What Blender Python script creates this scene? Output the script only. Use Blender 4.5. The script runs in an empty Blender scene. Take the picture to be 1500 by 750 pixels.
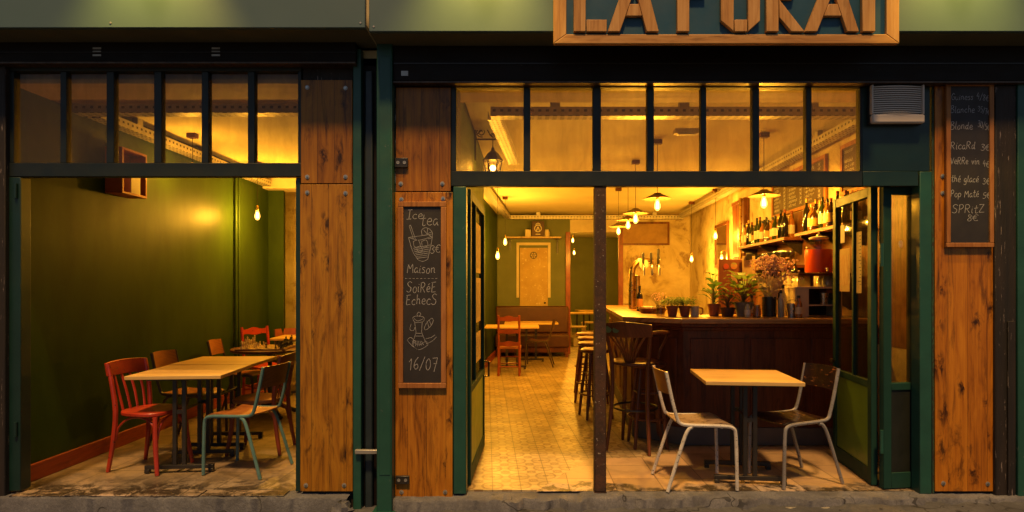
import bpy, math, random
from mathutils import Vector, Matrix, Euler
rnd = random.Random(7)
C = bpy.context.scene.collection
SC = bpy.context.scene
PI = math.pi

# ---------------------------------------------------------------- camera
CAM_H, CAM_D, FPX, VX, VY = 1.42, 4.1, 880.0, 765.0, 420.0
cd = bpy.data.cameras.new('camera')
cam = bpy.data.objects.new('camera', cd); C.objects.link(cam)
cam.location = (0, -CAM_D, CAM_H); cam.rotation_euler = (PI/2, 0, 0)
cd.sensor_width = 36; cd.lens = FPX/1500*36
cd.shift_x = -0.010; cd.shift_y = 0.030
cd.clip_start = 0.05; cd.clip_end = 300
SC.camera = cam
# ---------------------------------------------------------------- sky, street light, exposure
w = bpy.data.worlds.new('World'); SC.world = w; w.use_nodes = True
nt = w.node_tree
for n in list(nt.nodes): nt.nodes.remove(n)
sky = nt.nodes.new('ShaderNodeTexSky'); sky.sky_type = 'NISHITA'; sky.sun_disc = False
SUN_EL, SUN_AZ = math.radians(64), math.radians(184)
sky.sun_elevation = SUN_EL; sky.sun_rotation = SUN_AZ
bg = nt.nodes.new('ShaderNodeBackground'); bg.inputs['Strength'].default_value = 0.019
wo = nt.nodes.new('ShaderNodeOutputWorld')
nt.links.new(sky.outputs[0], bg.inputs[0]); nt.links.new(bg.outputs[0], wo.inputs[0])
sl = bpy.data.lights.new('sun', 'SUN'); sl.energy = 2.0; sl.angle = math.radians(5); sl.color = (1, .56, .20)
so = bpy.data.objects.new('sun', sl); C.objects.link(so)
d = Vector((math.sin(SUN_AZ)*math.cos(SUN_EL), math.cos(SUN_AZ)*math.cos(SUN_EL), math.sin(SUN_EL)))
so.rotation_euler = d.to_track_quat('Z', 'Y').to_euler()
SC.view_settings.view_transform = 'Standard'; SC.view_settings.look = 'None'
SC.view_settings.exposure = 1.0; SC.view_settings.gamma = 1
SC.view_settings.use_curve_mapping = False
SC.render.engine = 'CYCLES'
SC.cycles.max_bounces = 7; SC.cycles.diffuse_bounces = 4; SC.cycles.glossy_bounces = 3
SC.cycles.transmission_bounces = 4; SC.cycles.transparent_max_bounces = 12
SC.cycles.sample_clamp_indirect = 4; SC.cycles.use_denoising = True
SC.cycles.caustics_reflective = False; SC.cycles.caustics_refractive = False
BULB_COL = (1.0, .435, .032)

def P(px, py, z):                      # a point of the place from photo pixel and distance
    return Vector(((px-VX)*z/FPX, z-CAM_D, CAM_H+(VY-py)*z/FPX))
def F(px): return (px-VX)*CAM_D/FPX    # on the facade plane
def G(py): return CAM_H+(VY-py)*CAM_D/FPX
def PX(px, z): return (px-VX)*z/FPX
def PZ(py, z): return CAM_H+(VY-py)*z/FPX

# ---------------------------------------------------------------- mesh helper
class MB:
    def __init__(s): s.v = []; s.f = []; s.m = None
    def add(s, vs, fs, mat=None):
        o = len(s.v)
        for p in vs:
            p = Vector(p)
            if mat is not None: p = mat @ p
            s.v.append(p)
        s.f += [tuple(i+o for i in f) for f in fs]; return s
    def box(s, x0, x1, y0, y1, z0, z1, mat=None):
        x0, x1 = min(x0,x1), max(x0,x1); y0, y1 = min(y0,y1), max(y0,y1); z0, z1 = min(z0,z1), max(z0,z1)
        vs = [(x0,y0,z0),(x1,y0,z0),(x1,y1,z0),(x0,y1,z0),(x0,y0,z1),(x1,y0,z1),(x1,y1,z1),(x0,y1,z1)]
        return s.add(vs, [(0,3,2,1),(4,5,6,7),(0,1,5,4),(1,2,6,5),(2,3,7,6),(3,0,4,7)], mat)
    def prism(s, poly, a0, a1, axis='y', mat=None):   # poly in the other two axes
        def mk(p, a):
            return {'y': (p[0], a, p[1]), 'z': (p[0], p[1], a), 'x': (a, p[0], p[1])}[axis]
        n = len(poly)
        area = sum(poly[i][0]*poly[(i+1)%n][1]-poly[(i+1)%n][0]*poly[i][1] for i in range(n))
        if area < 0: poly = poly[::-1]
        vs = [mk(p, a0) for p in poly]+[mk(p, a1) for p in poly]
        lo = tuple(range(n)); hi = tuple(range(n, 2*n))
        sides = [(i, (i+1)%n, n+(i+1)%n, n+i) for i in range(n)]
        fs = [lo[::-1], hi]+sides
        if axis == 'y': fs = [f[::-1] for f in fs]
        if a1 < a0: fs = [f[::-1] for f in fs]
        return s.add(vs, fs, mat)
    def tube(s, pts, r, n=8, mat=None, smooth=0, flat=1.0):
        pts = [Vector(p) for p in pts]
        rs = list(r) if isinstance(r, (list, tuple)) else [r]*len(pts)
        if smooth and len(pts) > 2:
            q = []; qr = []
            for i in range(len(pts)-1):
                p0 = pts[max(i-1,0)]; p1 = pts[i]; p2 = pts[i+1]; p3 = pts[min(i+2,len(pts)-1)]
                for k in range(smooth):
                    t = k/smooth
                    q.append(.5*((2*p1)+(-p0+p2)*t+(2*p0-5*p1+4*p2-p3)*t*t+(-p0+3*p1-3*p2+p3)*t**3))
                    qr.append(rs[i]*(1-t)+rs[i+1]*t)
            q.append(pts[-1]); qr.append(rs[-1]); pts, rs = q, qr
        up = None; vs = []; fs = []
        for i, p in enumerate(pts):
            t = (pts[min(i+1,len(pts)-1)]-pts[max(i-1,0)])
            if t.length < 1e-9: t = Vector((0,0,1))
            t.normalize()
            if up is None:
                up = Vector((0,0,1)) if abs(t.z) < .9 else Vector((1,0,0))
            u = t.cross(up); u.normalize(); up = u.cross(t); up.normalize()
            for k in range(n):
                a = 2*PI*k/n
                vs.append(p+rs[i]*(math.cos(a)*u+math.sin(a)*up*flat))
        m = len(pts)
        for i in range(m-1):
            for k in range(n):
                a = i*n+k; b = i*n+(k+1)%n
                fs.append((a, b, b+n, a+n))
        fs.append(tuple(range(n))[::-1]); fs.append(tuple((m-1)*n+k for k in range(n)))
        return s.add(vs, fs, mat)
    def lathe(s, prof, c=(0,0,0), n=20, mat=None, cap=True):
        vs = []; fs = []; m = len(prof)
        for r, z in prof:
            for k in range(n):
                a = 2*PI*k/n; vs.append((c[0]+r*math.cos(a), c[1]+r*math.sin(a), c[2]+z))
        for i in range(m-1):
            for k in range(n):
                a = i*n+k; b = i*n+(k+1)%n; fs.append((a, b, b+n, a+n))
        if cap:
            if prof[0][0] > 1e-4: fs.append(tuple(range(n))[::-1])
            if prof[-1][0] > 1e-4: fs.append(tuple((m-1)*n+k for k in range(n)))
        return s.add(vs, fs, mat)
    def ball(s, c, r, n=10, m=6, sc=(1,1,1)):
        prof = [(max(1e-5, r*math.sin(PI*i/m)), -r*math.cos(PI*i/m)) for i in range(m+1)]
        M = Matrix.Translation(c) @ Matrix.Diagonal((*sc, 1))
        return s.lathe(prof, (0,0,0), n, M, cap=False)
    def leaf(s, base, dirv, length, width, droop=.3, seg=4, fold=.12, up=Vector((0,0,1))):
        dirv = Vector(dirv).normalized(); side = dirv.cross(up)
        if side.length < 1e-3: side = Vector((1,0,0))
        side.normalize(); nrm = side.cross(dirv)
        vs = []; fs = []
        for i in range(seg+1):
            t = i/seg; wd = width*math.sin(PI*(t*.92+.04))**.8*.5
            c = Vector(base)+dirv*length*t-Vector((0,0,1))*droop*length*t*t
            vs += [c-side*wd+nrm*fold*wd, c, c+side*wd+nrm*fold*wd]
        for i in range(seg):
            a = i*3; fs += [(a,a+1,a+4,a+3),(a+1,a+2,a+5,a+4)]
        return s.add(vs, fs)
    def build(s, name, mat, parent=None, bevel=0, smooth=35, loc=None):
        me = bpy.data.meshes.new(name); me.from_pydata([tuple(p) for p in s.v], [], s.f)
        me.update()
        if mat is not None: me.materials.append(mat)
        if smooth:
            for p in me.polygons: p.use_smooth = True
            me.set_sharp_from_angle(angle=math.radians(smooth))
        o = bpy.data.objects.new(name, me); C.objects.link(o)
        if parent is not None: o.parent = parent
        if loc is not None: o.location = loc
        if bevel:
            b = o.modifiers.new('edge', 'BEVEL'); b.width = bevel; b.segments = 2; b.limit_method = 'ANGLE'
            b.angle_limit = math.radians(40)
        return o

def tag(o, label, cat, group=None):
    o['label'] = label; o['category'] = cat
    if group: o['group'] = group
    return o
def thing(name, label, cat, loc=(0,0,0), rz=0, group=None):
    o = bpy.data.objects.new(name, None); C.objects.link(o)
    o.location = loc; o.rotation_euler = (0,0,rz); o.empty_display_size = .1
    return tag(o, label, cat, group)
def struct(o): o['kind'] = 'structure'; return o
def dup(root, loc, rz, label=None, group=None):
    r = root.copy(); C.objects.link(r); r.location = loc; r.rotation_euler = (0,0,rz)
    if label: r['label'] = label
    if group: r['group'] = group
    def rec(src, dst):
        for ch in list(src.children):
            c = ch.copy(); C.objects.link(c); c.parent = dst; rec(ch, c)
    rec(root, r); return r

# ---------------------------------------------------------------- materials
def nodes(name):
    m = bpy.data.materials.new(name); m.use_nodes = True; t = m.node_tree
    for n in list(t.nodes): t.nodes.remove(n)
    out = t.nodes.new('ShaderNodeOutputMaterial'); b = t.nodes.new('ShaderNodeBsdfPrincipled')
    t.links.new(b.outputs[0], out.inputs[0]); return m, t, b, out
def N(t, typ, **kw):
    n = t.nodes.new('ShaderNode'+typ)
    for k, v in kw.items():
        if k.startswith('i_'): n.inputs[k[2:].replace('_', ' ')].default_value = v
        else: setattr(n, k, v)
    return n
def L(t, a, b): t.links.new(a, b)
def math_n(t, op, a, b=None, clamp=False):
    n = t.nodes.new('ShaderNodeMath'); n.operation = op; n.use_clamp = clamp
    for i, x in enumerate((a, b)):
        if x is None: continue
        if isinstance(x, (int, float)): n.inputs[i].default_value = x
        else: t.links.new(x, n.inputs[i])
    return n.outputs[0]
def ramp(t, fac, stops):
    r = t.nodes.new('ShaderNodeValToRGB'); e = r.color_ramp.elements
    while len(e) < len(stops): e.new(.5)
    for el, (p, c) in zip(e, stops):
        el.position = p; el.color = (*c, 1) if len(c) == 3 else c
    t.links.new(fac, r.inputs[0]); return r.outputs[0]
def mixc(t, fac, a, b, blend='MIX'):
    n = t.nodes.new('ShaderNodeMix'); n.data_type = 'RGBA'; n.blend_type = blend
    for s, x in ((n.inputs[0], fac), (n.inputs[6], a), (n.inputs[7], b)):
        if isinstance(x, (int, float)): s.default_value = x
        elif isinstance(x, tuple): s.default_value = (*x, 1) if len(x) == 3 else x
        else: t.links.new(x, s)
    return n.outputs[2]
def coords(t, scale=(1,1,1), rot=(0,0,0), kind='Object'):
    tc = t.nodes.new('ShaderNodeTexCoord'); mp = t.nodes.new('ShaderNodeMapping')
    mp.inputs['Scale'].default_value = scale; mp.inputs['Rotation'].default_value = rot
    t.links.new(tc.outputs[kind], mp.inputs[0]); return mp.outputs[0]
def noise(t, vec, scale, detail=4, rough=.55, dist=0):
    n = N(t, 'TexNoise'); n.inputs['Scale'].default_value = scale; n.inputs['Detail'].default_value = detail
    n.inputs['Roughness'].default_value = rough; n.inputs['Distortion'].default_value = dist
    t.links.new(vec, n.inputs['Vector']); return n.outputs['Fac']
def bump(t, b, h, strength=.3, dist=.01):
    n = N(t, 'Bump'); n.inputs['Strength'].default_value = strength; n.inputs['Distance'].default_value = dist
    t.links.new(h, n.inputs['Height']); t.links.new(n.outputs[0], b.inputs['Normal'])

def paint(name, c1, c2=None, rough=.5, scale=6, bmp=.15, metal=0, chips=None, chip_at=.66, stretch=(1,1,1), rvar=.15, bscale=40, coat=0, world=False):
    m, t, b, o = nodes(name)
    c2 = c2 or tuple(x*.6 for x in c1)
    v = coords(t, stretch)
    f = noise(t, v, scale, 5, .6)
    col = ramp(t, f, [(.3, c1), (.72, c2)])
    if chips:
        g = noise(t, v, scale*4.3, 6, .7)
        mk = ramp(t, g, [(chip_at-.065, (0,0,0)), (chip_at-.04, (1,1,1))])
        col = mixc(t, mk, col, chips)
    L(t, col, b.inputs['Base Color'])
    b.inputs['Metallic'].default_value = metal
    if coat: b.inputs['Coat Weight'].default_value = coat; b.inputs['Coat Roughness'].default_value = .15
    rr = math_n(t, 'ADD', math_n(t, 'MULTIPLY', noise(t, v, scale*2.2, 3), rvar*2), rough-rvar)
    L(t, rr, b.inputs['Roughness'])
    if bmp: bump(t, b, noise(t, v, bscale, 5, .65), bmp, .004)
    return m

def wood(name, c_dark, c_mid, c_light, grain='z', plank=.1, rough=.45, knots=1.0, seam=.0, coat=.15, seed=0.0, streak=1.0):
    """Boards running along the grain axis, each with its own tone, figure, knots and dark smears beside them."""
    m, t, b, o = nodes(name)
    tc = t.nodes.new('ShaderNodeTexCoord'); sx = t.nodes.new('ShaderNodeSeparateXYZ'); L(t, tc.outputs['Object'], sx.inputs[0])
    ax = {'x': 0, 'y': 1, 'z': 2}[grain]
    others = [i for i in range(3) if i != ax]
    along = sx.outputs[ax]
    # across: the sum of the other two axes so every face gets boards
    acr = math_n(t, 'ADD', sx.outputs[others[0]], math_n(t, 'MULTIPLY', sx.outputs[others[1]], .83))
    acr = math_n(t, 'ADD', acr, seed)
    idx = math_n(t, 'FLOOR', math_n(t, 'DIVIDE', acr, plank))
    fr = math_n(t, 'FRACT', math_n(t, 'DIVIDE', acr, plank))
    wn = N(t, 'TexWhiteNoise', noise_dimensions='1D'); L(t, idx, wn.inputs['W'])
    cv = t.nodes.new('ShaderNodeCombineXYZ')
    L(t, acr, cv.inputs[0]); L(t, math_n(t, 'ADD', along, math_n(t, 'MULTIPLY', wn.outputs['Value'], 7.0)), cv.inputs[1])
    L(t, math_n(t, 'MULTIPLY', idx, 3.7), cv.inputs[2])
    mp = t.nodes.new('ShaderNodeMapping'); L(t, cv.outputs[0], mp.inputs[0]); mp.inputs['Scale'].default_value = (9, 1.1, 1)
    mp2 = t.nodes.new('ShaderNodeMapping'); L(t, cv.outputs[0], mp2.inputs[0]); mp2.inputs['Scale'].default_value = (95, 2.6, 1)
    mp3 = t.nodes.new('ShaderNodeMapping'); L(t, cv.outputs[0], mp3.inputs[0]); mp3.inputs['Scale'].default_value = (11, 4.6, 1)
    fig = noise(t, mp.outputs[0], 1.6, 5, .6, 1.6)
    fine = noise(t, mp2.outputs[0], 1.0, 4, .6)
    f = math_n(t, 'ADD', math_n(t, 'MULTIPLY', fig, .62), math_n(t, 'MULTIPLY', fine, .42))
    f = math_n(t, 'ADD', f, math_n(t, 'MULTIPLY', math_n(t, 'SUBTRACT', wn.outputs['Value'], .5), .16))
    col = ramp(t, f, [(.28, c_dark), (.46, c_mid), (.70, c_light)])
    if knots:
        vo = N(t, 'TexVoronoi', feature='F1'); vo.inputs['Scale'].default_value = .85
        dn = N(t, 'TexNoise'); dn.inputs['Scale'].default_value = 2.4; dn.inputs['Detail'].default_value = 3; L(t, mp3.outputs[0], dn.inputs['Vector'])
        dvv = N(t, 'VectorMath', operation='MULTIPLY_ADD'); L(t, dn.outputs['Color'], dvv.inputs[0]); dvv.inputs[1].default_value = (.55,.55,0); L(t, mp3.outputs[0], dvv.inputs[2]); L(t, dvv.outputs[0], vo.inputs['Vector'])
        kd = math_n(t, 'ADD', vo.outputs['Distance'], math_n(t, 'MULTIPLY', math_n(t, 'SUBTRACT', noise(t, mp3.outputs[0], 4, 4), .5), .30))
        k = ramp(t, kd, [(.08, (1,1,1)), (.13, (.55,.55,.55)), (.24, (0,0,0))])
        sep = t.nodes.new('ShaderNodeSeparateColor'); L(t, vo.outputs['Color'], sep.inputs[0])
        k = math_n(t, 'MULTIPLY', k, math_n(t, 'GREATER_THAN', sep.outputs[0], .50))
        halo = math_n(t, 'MULTIPLY', ramp(t, vo.outputs['Distance'], [(.22, (1,1,1)), (.52, (0,0,0))]), ramp(t, noise(t, mp3.outputs[0], 1.9, 5, .7, .8), [(.47, (0,0,0)), (.60, (1,1,1))]))
        halo = math_n(t, 'MULTIPLY', halo, math_n(t, 'GREATER_THAN', sep.outputs[0], .40))
        col = mixc(t, math_n(t, 'MULTIPLY', halo, .92*streak*knots), col, tuple(x*.42 for x in c_dark))
        col = mixc(t, math_n(t, 'MULTIPLY', k, .85*knots), col, tuple(x*.18 for x in c_dark))
        mp4 = t.nodes.new('ShaderNodeMapping'); L(t, cv.outputs[0], mp4.inputs[0]); mp4.inputs['Scale'].default_value = (13, 1.7, 1)
        sm = noise(t, mp4.outputs[0], .9, 7, .75, .9)
        sm = ramp(t, sm, [(.54, (0,0,0)), (.66, (1,1,1))])
        col = mixc(t, math_n(t, 'MULTIPLY', sm, .62*streak), col, tuple(x*.35 for x in c_dark))
    if seam:
        e = math_n(t, 'MINIMUM', fr, math_n(t, 'SUBTRACT', 1.0, fr))
        sk = math_n(t, 'LESS_THAN', e, seam/plank)
        col = mixc(t, math_n(t, 'MULTIPLY', sk, .8), col, tuple(x*.15 for x in c_dark))
    L(t, col, b.inputs['Base Color'])
    L(t, math_n(t, 'ADD', math_n(t, 'MULTIPLY', fig, .3), rough-.15), b.inputs['Roughness'])
    b.inputs['Coat Weight'].default_value = coat; b.inputs['Coat Roughness'].default_value = .35
    b.inputs['Specular IOR Level'].default_value = .3
    bump(t, b, fine, .12, .003)
    return m

def emit(name, col, s):
    m, t, b, o = nodes(name); t.nodes.remove(b)
    e = N(t, 'Emission'); e.inputs[0].default_value = (*col, 1); e.inputs[1].default_value = s
    L(t, e.outputs[0], o.inputs[0]); return m
def bulb_glass():
    m, t, b, o = nodes('bulb_glass'); t.nodes.remove(b)
    e = N(t, 'Emission'); e.inputs[0].default_value = (1, .50, .07, 1); e.inputs[1].default_value = 1.6
    tr = N(t, 'BsdfTransparent'); a = N(t, 'AddShader')
    L(t, e.outputs[0], a.inputs[0]); L(t, tr.outputs[0], a.inputs[1]); L(t, a.outputs[0], o.inputs[0]); return m
def glass(name, tint=(.90,.88,.80), dirt=.055, dirt_haze_col=(.45,.36,.2), refl=.07):
    m, t, b, o = nodes(name); t.nodes.remove(b)
    tr = N(t, 'BsdfTransparent'); tr.inputs[0].default_value = (*tint, 1)
    gl = N(t, 'BsdfGlossy'); gl.inputs['Roughness'].default_value = .03
    lw = N(t, 'LayerWeight'); lw.inputs[0].default_value = .18
    fac = math_n(t, 'ADD', math_n(t, 'MULTIPLY', math_n(t, 'POWER', lw.outputs['Facing'], 4.0), .30), refl*.35)
    vt_ = coords(t, (5, 5, 2.0)); sm_ = ramp(t, noise(t, vt_, 1.3, 6, .7, 1.2), [(.30, tuple(x*.88 for x in tint)), (.62, tint)])
    st_ = ramp(t, noise(t, coords(t, (38, 38, .9)), 1.0, 3, .6), [(.38, (.82,.80,.74)), (.52, (1,1,1))])
    L(t, mixc(t, .10, sm_, st_, 'MULTIPLY'), tr.inputs[0])
    mx = N(t, 'MixShader'); L(t, fac, mx.inputs[0]); L(t, tr.outputs[0], mx.inputs[1]); L(t, gl.outputs[0], mx.inputs[2])
    last = mx
    if dirt:
        df = N(t, 'BsdfTranslucent'); df.inputs[0].default_value = (*dirt_haze_col, 1)
        d2 = N(t, 'BsdfDiffuse'); d2.inputs[0].default_value = (*dirt_haze_col, 1)
        ad = N(t, 'MixShader'); ad.inputs[0].default_value = .12
        L(t, df.outputs[0], ad.inputs[1]); L(t, d2.outputs[0], ad.inputs[2])
        v = coords(t, (9, 9, 1.2)); n1 = noise(t, v, 1.5, 6, .7, .5)
        f2 = math_n(t, 'MULTIPLY', ramp(t, n1, [(.30, (.55,.55,.55)), (.80, (1,1,1))]), dirt)
        m2 = N(t, 'MixShader'); L(t, f2, m2.inputs[0]); L(t, mx.outputs[0], m2.inputs[1]); L(t, ad.outputs[0], m2.inputs[2]); last = m2
    L(t, last.outputs[0], o.inputs[0]); return m

PINE = wood('varnished_pine', (.10,.024,.004), (.30,.095,.013), (.50,.19,.03), 'z', .115, .42, 1.0, .0012)
PINE_H = wood('sign_wood', (.26,.11,.026), (.48,.24,.065), (.62,.35,.12), 'x', .09, .5, .5, 0, .05)
PINE_V = wood('sign_letter_wood', (.28,.12,.03), (.50,.25,.07), (.64,.37,.13), 'z', .06, .5, .3, 0, .05, streak=.4)
FRAMEW = wood('board_frame_wood', (.16,.055,.012), (.30,.115,.03), (.40,.17,.05), 'z', .05, .55, .2, 0, 0, streak=.2)
TOPW = wood('table_top_wood', (.32,.18,.05), (.52,.32,.10), (.62,.41,.15), 'x', .11, .42, .25, .0012, .1, streak=.15)
OLDW = paint('old_blackened_timber', (.022,.013,.009), (.005,.0035,.003), .7, 3, 1.0, 0, (.24,.19,.17), .695, (6,6,.5), bscale=16)
DARKW = wood('dark_bar_wood', (.032,.007,.0022), (.095,.022,.006), (.15,.04,.011), 'z', .22, .48, .2, .001, .08)
CHAIRW = wood('chair_wood', (.05,.014,.005), (.12,.035,.012), (.20,.065,.02), 'z', .07, .4, .1, 0, .2)
PLY = wood('chair_plywood', (.15,.045,.011), (.28,.092,.022), (.38,.14,.038), 'y', .3, .38, .15, 0, .2, streak=.4)
REDC = paint('red_chair_paint', (.42,.035,.010), (.27,.020,.007), .40, 9, .1, 0, (.10,.02,.01), .67, coat=.2)
REDW = paint('red_brown_chair_wood', (.27,.05,.016), (.15,.025,.010), .42, 6, .1, coat=.2)
SKIRT = wood('red_skirting_wood', (.15,.02,.008), (.27,.045,.014), (.36,.075,.022), 'y', .3, .5, .4, 0, .1)
GREEN = paint('dark_green_gloss', (.007,.030,.025), (.004,.020,.017), .4, 4, .12, 0, (.05,.09,.07), .74, coat=.08)
GREEN2 = paint('green_post_paint', (.014,.078,.056), (.010,.055,.041), .45, 5, .2, 0, (.09,.12,.10), .73, coat=.1)
DKFRAME = paint('window_frame_paint', (.006,.013,.013), (.004,.009,.009), .5, 5, .15)
BLACK = paint('black_iron', (.016,.014,.013), (.028,.022,.018), .36, 8, .15, 0, (.09,.07,.05), .71)
SHUT = paint('shutter_housing', (.011,.0055,.003), (.005,.0028,.0018), .55, 3, .25, 0, (.07,.05,.04), .76, (1,1,3))
RUST = paint('rusty_column', (.085,.032,.012), (.018,.010,.007), .75, 13, .8, 0, (.40,.33,.27), .695, bscale=50)
WHITE_T = paint('chipped_white_tube', (.62,.58,.52), (.46,.42,.37), .42, 14, .1, 0, (.05,.03,.02), .655)
GREY_T = paint('worn_grey_tube', (.33,.31,.30), (.22,.20,.19), .4, 14, .1, .3, (.06,.04,.03), .67)
TEAL_T = paint('teal_tube', (.10,.20,.20), (.06,.14,.145), .4, 14, .1, 0, (.05,.04,.03), .68)
DKTUBE = paint('brown_black_tube', (.05,.025,.014), (.03,.015,.01), .45, 8)
WORNSEAT = paint('worn_dark_seat', (.012,.006,.004), (.03,.011,.005), .32, 9, .1, 0, (.34,.13,.045), .675, (1,.30,2.2), coat=.4)
CHALK = paint('chalk', (.46,.45,.47), (.24,.24,.26), .95, 60, 0)
SLATE = paint('black_chalkboard', (.014,.012,.013), (.030,.025,.026), .6, 4, .05)
SLATE2 = paint('brown_chalkboard', (.05,.022,.012), (.035,.015,.009), .6, 4, .05)
GREENWALL = paint('green_wall_paint', (.034,.062,.009), (.018,.036,.006), .50, 3.2, .10, 0, (.10,.13,.05), .80, (1,1,.35), rvar=.08, bscale=9)
GREEN_D = paint('door_green', (.011,.050,.038), (.008,.036,.028), .62, 5, .12, 0, (.05,.09,.07), .74)
for m_ in (GREEN_D, GREENWALL, SHUT): m_.node_tree.nodes['Principled BSDF'].inputs['Specular IOR Level'].default_value = .22
GREENWALL.node_tree.nodes['Principled BSDF'].inputs['Specular IOR Level'].default_value = .12
GREENWALL2 = paint('dull_green_wall', (.125,.145,.045), (.09,.11,.035), .6, 2.0, .15, bscale=14)
def plaster():
    m, t, b, o = nodes('worn_plaster'); v = coords(t)
    f = noise(t, v, 1.6, 7, .65, .5); col = ramp(t, f, [(.30, (.20,.12,.05)), (.47, (.50,.40,.22)), (.66, (.66,.57,.38))])
    k = ramp(t, noise(t, v, 2.6, 6, .7, .3), [(.56, (0,0,0)), (.64, (1,1,1))])
    col = mixc(t, math_n(t, 'MULTIPLY', k, .7), col, (.20,.10,.05))
    L(t, col, b.inputs['Base Color']); b.inputs['Roughness'].default_value = .85
    bump(t, b, noise(t, v, 9, 6, .7), .5, .02); return m
PLASTER = plaster()
CEIL = paint('ceiling_paint', (.68,.62,.38), (.60,.53,.32), .8, 1.2, .1, bscale=6)
SOFFIT = paint('soffit_board', (.46,.32,.17), (.38,.26,.14), .7, 2, .15, stretch=(.4,4,1))
CREAM = paint('cream_paint', (.62,.54,.38), (.50,.42,.28), .6, 5, .15)
PALEW = wood('pale_wood', (.34,.23,.10), (.50,.36,.18), (.60,.46,.25), 'z', .15, .5, .2)
FASC = paint('grey_green_metal_panel', (.092,.150,.150), (.076,.130,.130), .42, 1.3, .04, rvar=.06)
TEALP = paint('teal_sign_board', (.012,.075,.125), (.009,.058,.10), .45, 4, .08)
STEEL = paint('steel', (.55,.53,.50), (.42,.40,.38), .3, 8, .05, 1)
GALV = paint('galvanised_steel', (.46,.44,.40), (.33,.31,.28), .42, 9, .1, .6)
BRASS = paint('brass', (.55,.36,.12), (.40,.25,.08), .3, 8, .05, 1)
PLASTIC = paint('yellowed_plastic', (.62,.54,.46), (.54,.47,.40), .45, 5, .05)
LEATHER = paint('brown_leather', (.085,.030,.014), (.055,.018,.009), .38, 5, .25, bscale=30)
TERRA = paint('terracotta', (.30,.085,.035), (.22,.06,.025), .7, 7, .2)
POTGREY = paint('grey_pot', (.20,.18,.14), (.14,.125,.10), .6, 6, .2)
POTDARK = paint('dark_pot', (.06,.02,.014), (.035,.013,.01), .5, 6, .1)
SOIL = paint('soil', (.03,.018,.01), (.015,.01,.006), .95, 30, .6)
LEAF = paint('leaf_green', (.085,.17,.035), (.05,.11,.022), .42, 9, .1)
LEAF2 = paint('leaf_pale_green', (.20,.28,.075), (.11,.18,.045), .45, 12, .1)
STEM = paint('plant_stem', (.10,.09,.03), (.06,.05,.02), .6, 9, .1)
FLOWER = paint('dried_flower_pink', (.60,.40,.36), (.38,.18,.19), .8, 30, 0)
PAPER = paint('brown_wrapping_paper', (.75,.60,.38), (.62,.48,.28), .7, 8, .2)
CARD = paint('white_paper', (.68,.64,.55), (.60,.56,.47), .8, 5, .02)
BROWNB = paint('brown_board', (.26,.085,.03), (.20,.06,.02), .55, 4, .08)
CORD = paint('black_cord', (.01,.009,.008), (.015,.012,.01), .6, 4, 0)
SHADE = paint('enamel_shade', (.10,.06,.03), (.07,.04,.02), .4, 4, .05, .3)
GLASSP = glass('old_window_glass')
GLASSD = glass('door_glass', (.92,.90,.80), .10, (.5,.36,.15), refl=.08)  # amber haze put into the pane colour for lamplight on the door glass
GLASSB = glass('clear_bottle_glass', (.80,.78,.68), .0, refl=.25)
def thin(name, c1, c2, scale=9, tr=.5):
    m, t, b, o = nodes(name); t.nodes.remove(b); v = coords(t)
    col = ramp(t, noise(t, v, scale, 4), [(.3, c1), (.7, c2)])
    d1 = N(t, 'BsdfDiffuse'); d2 = N(t, 'BsdfTranslucent'); L(t, col, d1.inputs[0]); L(t, col, d2.inputs[0])
    gl = N(t, 'BsdfGlossy'); gl.inputs['Roughness'].default_value = .45; gl.inputs[0].default_value = (.8,.8,.8,1)
    mx = N(t, 'MixShader'); mx.inputs[0].default_value = tr; L(t, d1.outputs[0], mx.inputs[1]); L(t, d2.outputs[0], mx.inputs[2])
    m2 = N(t, 'MixShader'); m2.inputs[0].default_value = .05; L(t, mx.outputs[0], m2.inputs[1]); L(t, gl.outputs[0], m2.inputs[2]); L(t, m2.outputs[0], o.inputs[0]); return m
LEAF = thin('leaf_green', (.10,.20,.035), (.06,.13,.022)); LEAF2 = thin('leaf_pale_green', (.24,.34,.08), (.14,.22,.05))
PAPER = thin('brown_wrapping_paper', (.80,.66,.42), (.66,.52,.30), 8, .6); FLOWER = thin('dried_flower_pink', (.88,.66,.60), (.60,.36,.36), 40, .4)
def bottle_mat(name, c, trans=.0, rough=.12):
    m, t, b, o = nodes(name); b.inputs['Base Color'].default_value = (*c, 1); b.inputs['Roughness'].default_value = rough
    b.inputs['Coat Weight'].default_value = .5; b.inputs['Coat Roughness'].default_value = .05; return m
B_GREEN = bottle_mat('green_bottle', (.02,.035,.008)); B_BROWN = bottle_mat('brown_bottle', (.045,.014,.003))
B_AMBER = bottle_mat('amber_liquor', (.32,.12,.02)); B_CLEAR = bottle_mat('pale_bottle', (.45,.40,.28)); B_DARK = bottle_mat('dark_bottle', (.008,.007,.006))
RED_LIQ = bottle_mat('red_tea', (.72,.085,.015), rough=.2)
FIL = emit('filament', (1, .66, .22), 14); BULBG = bulb_glass()
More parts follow.
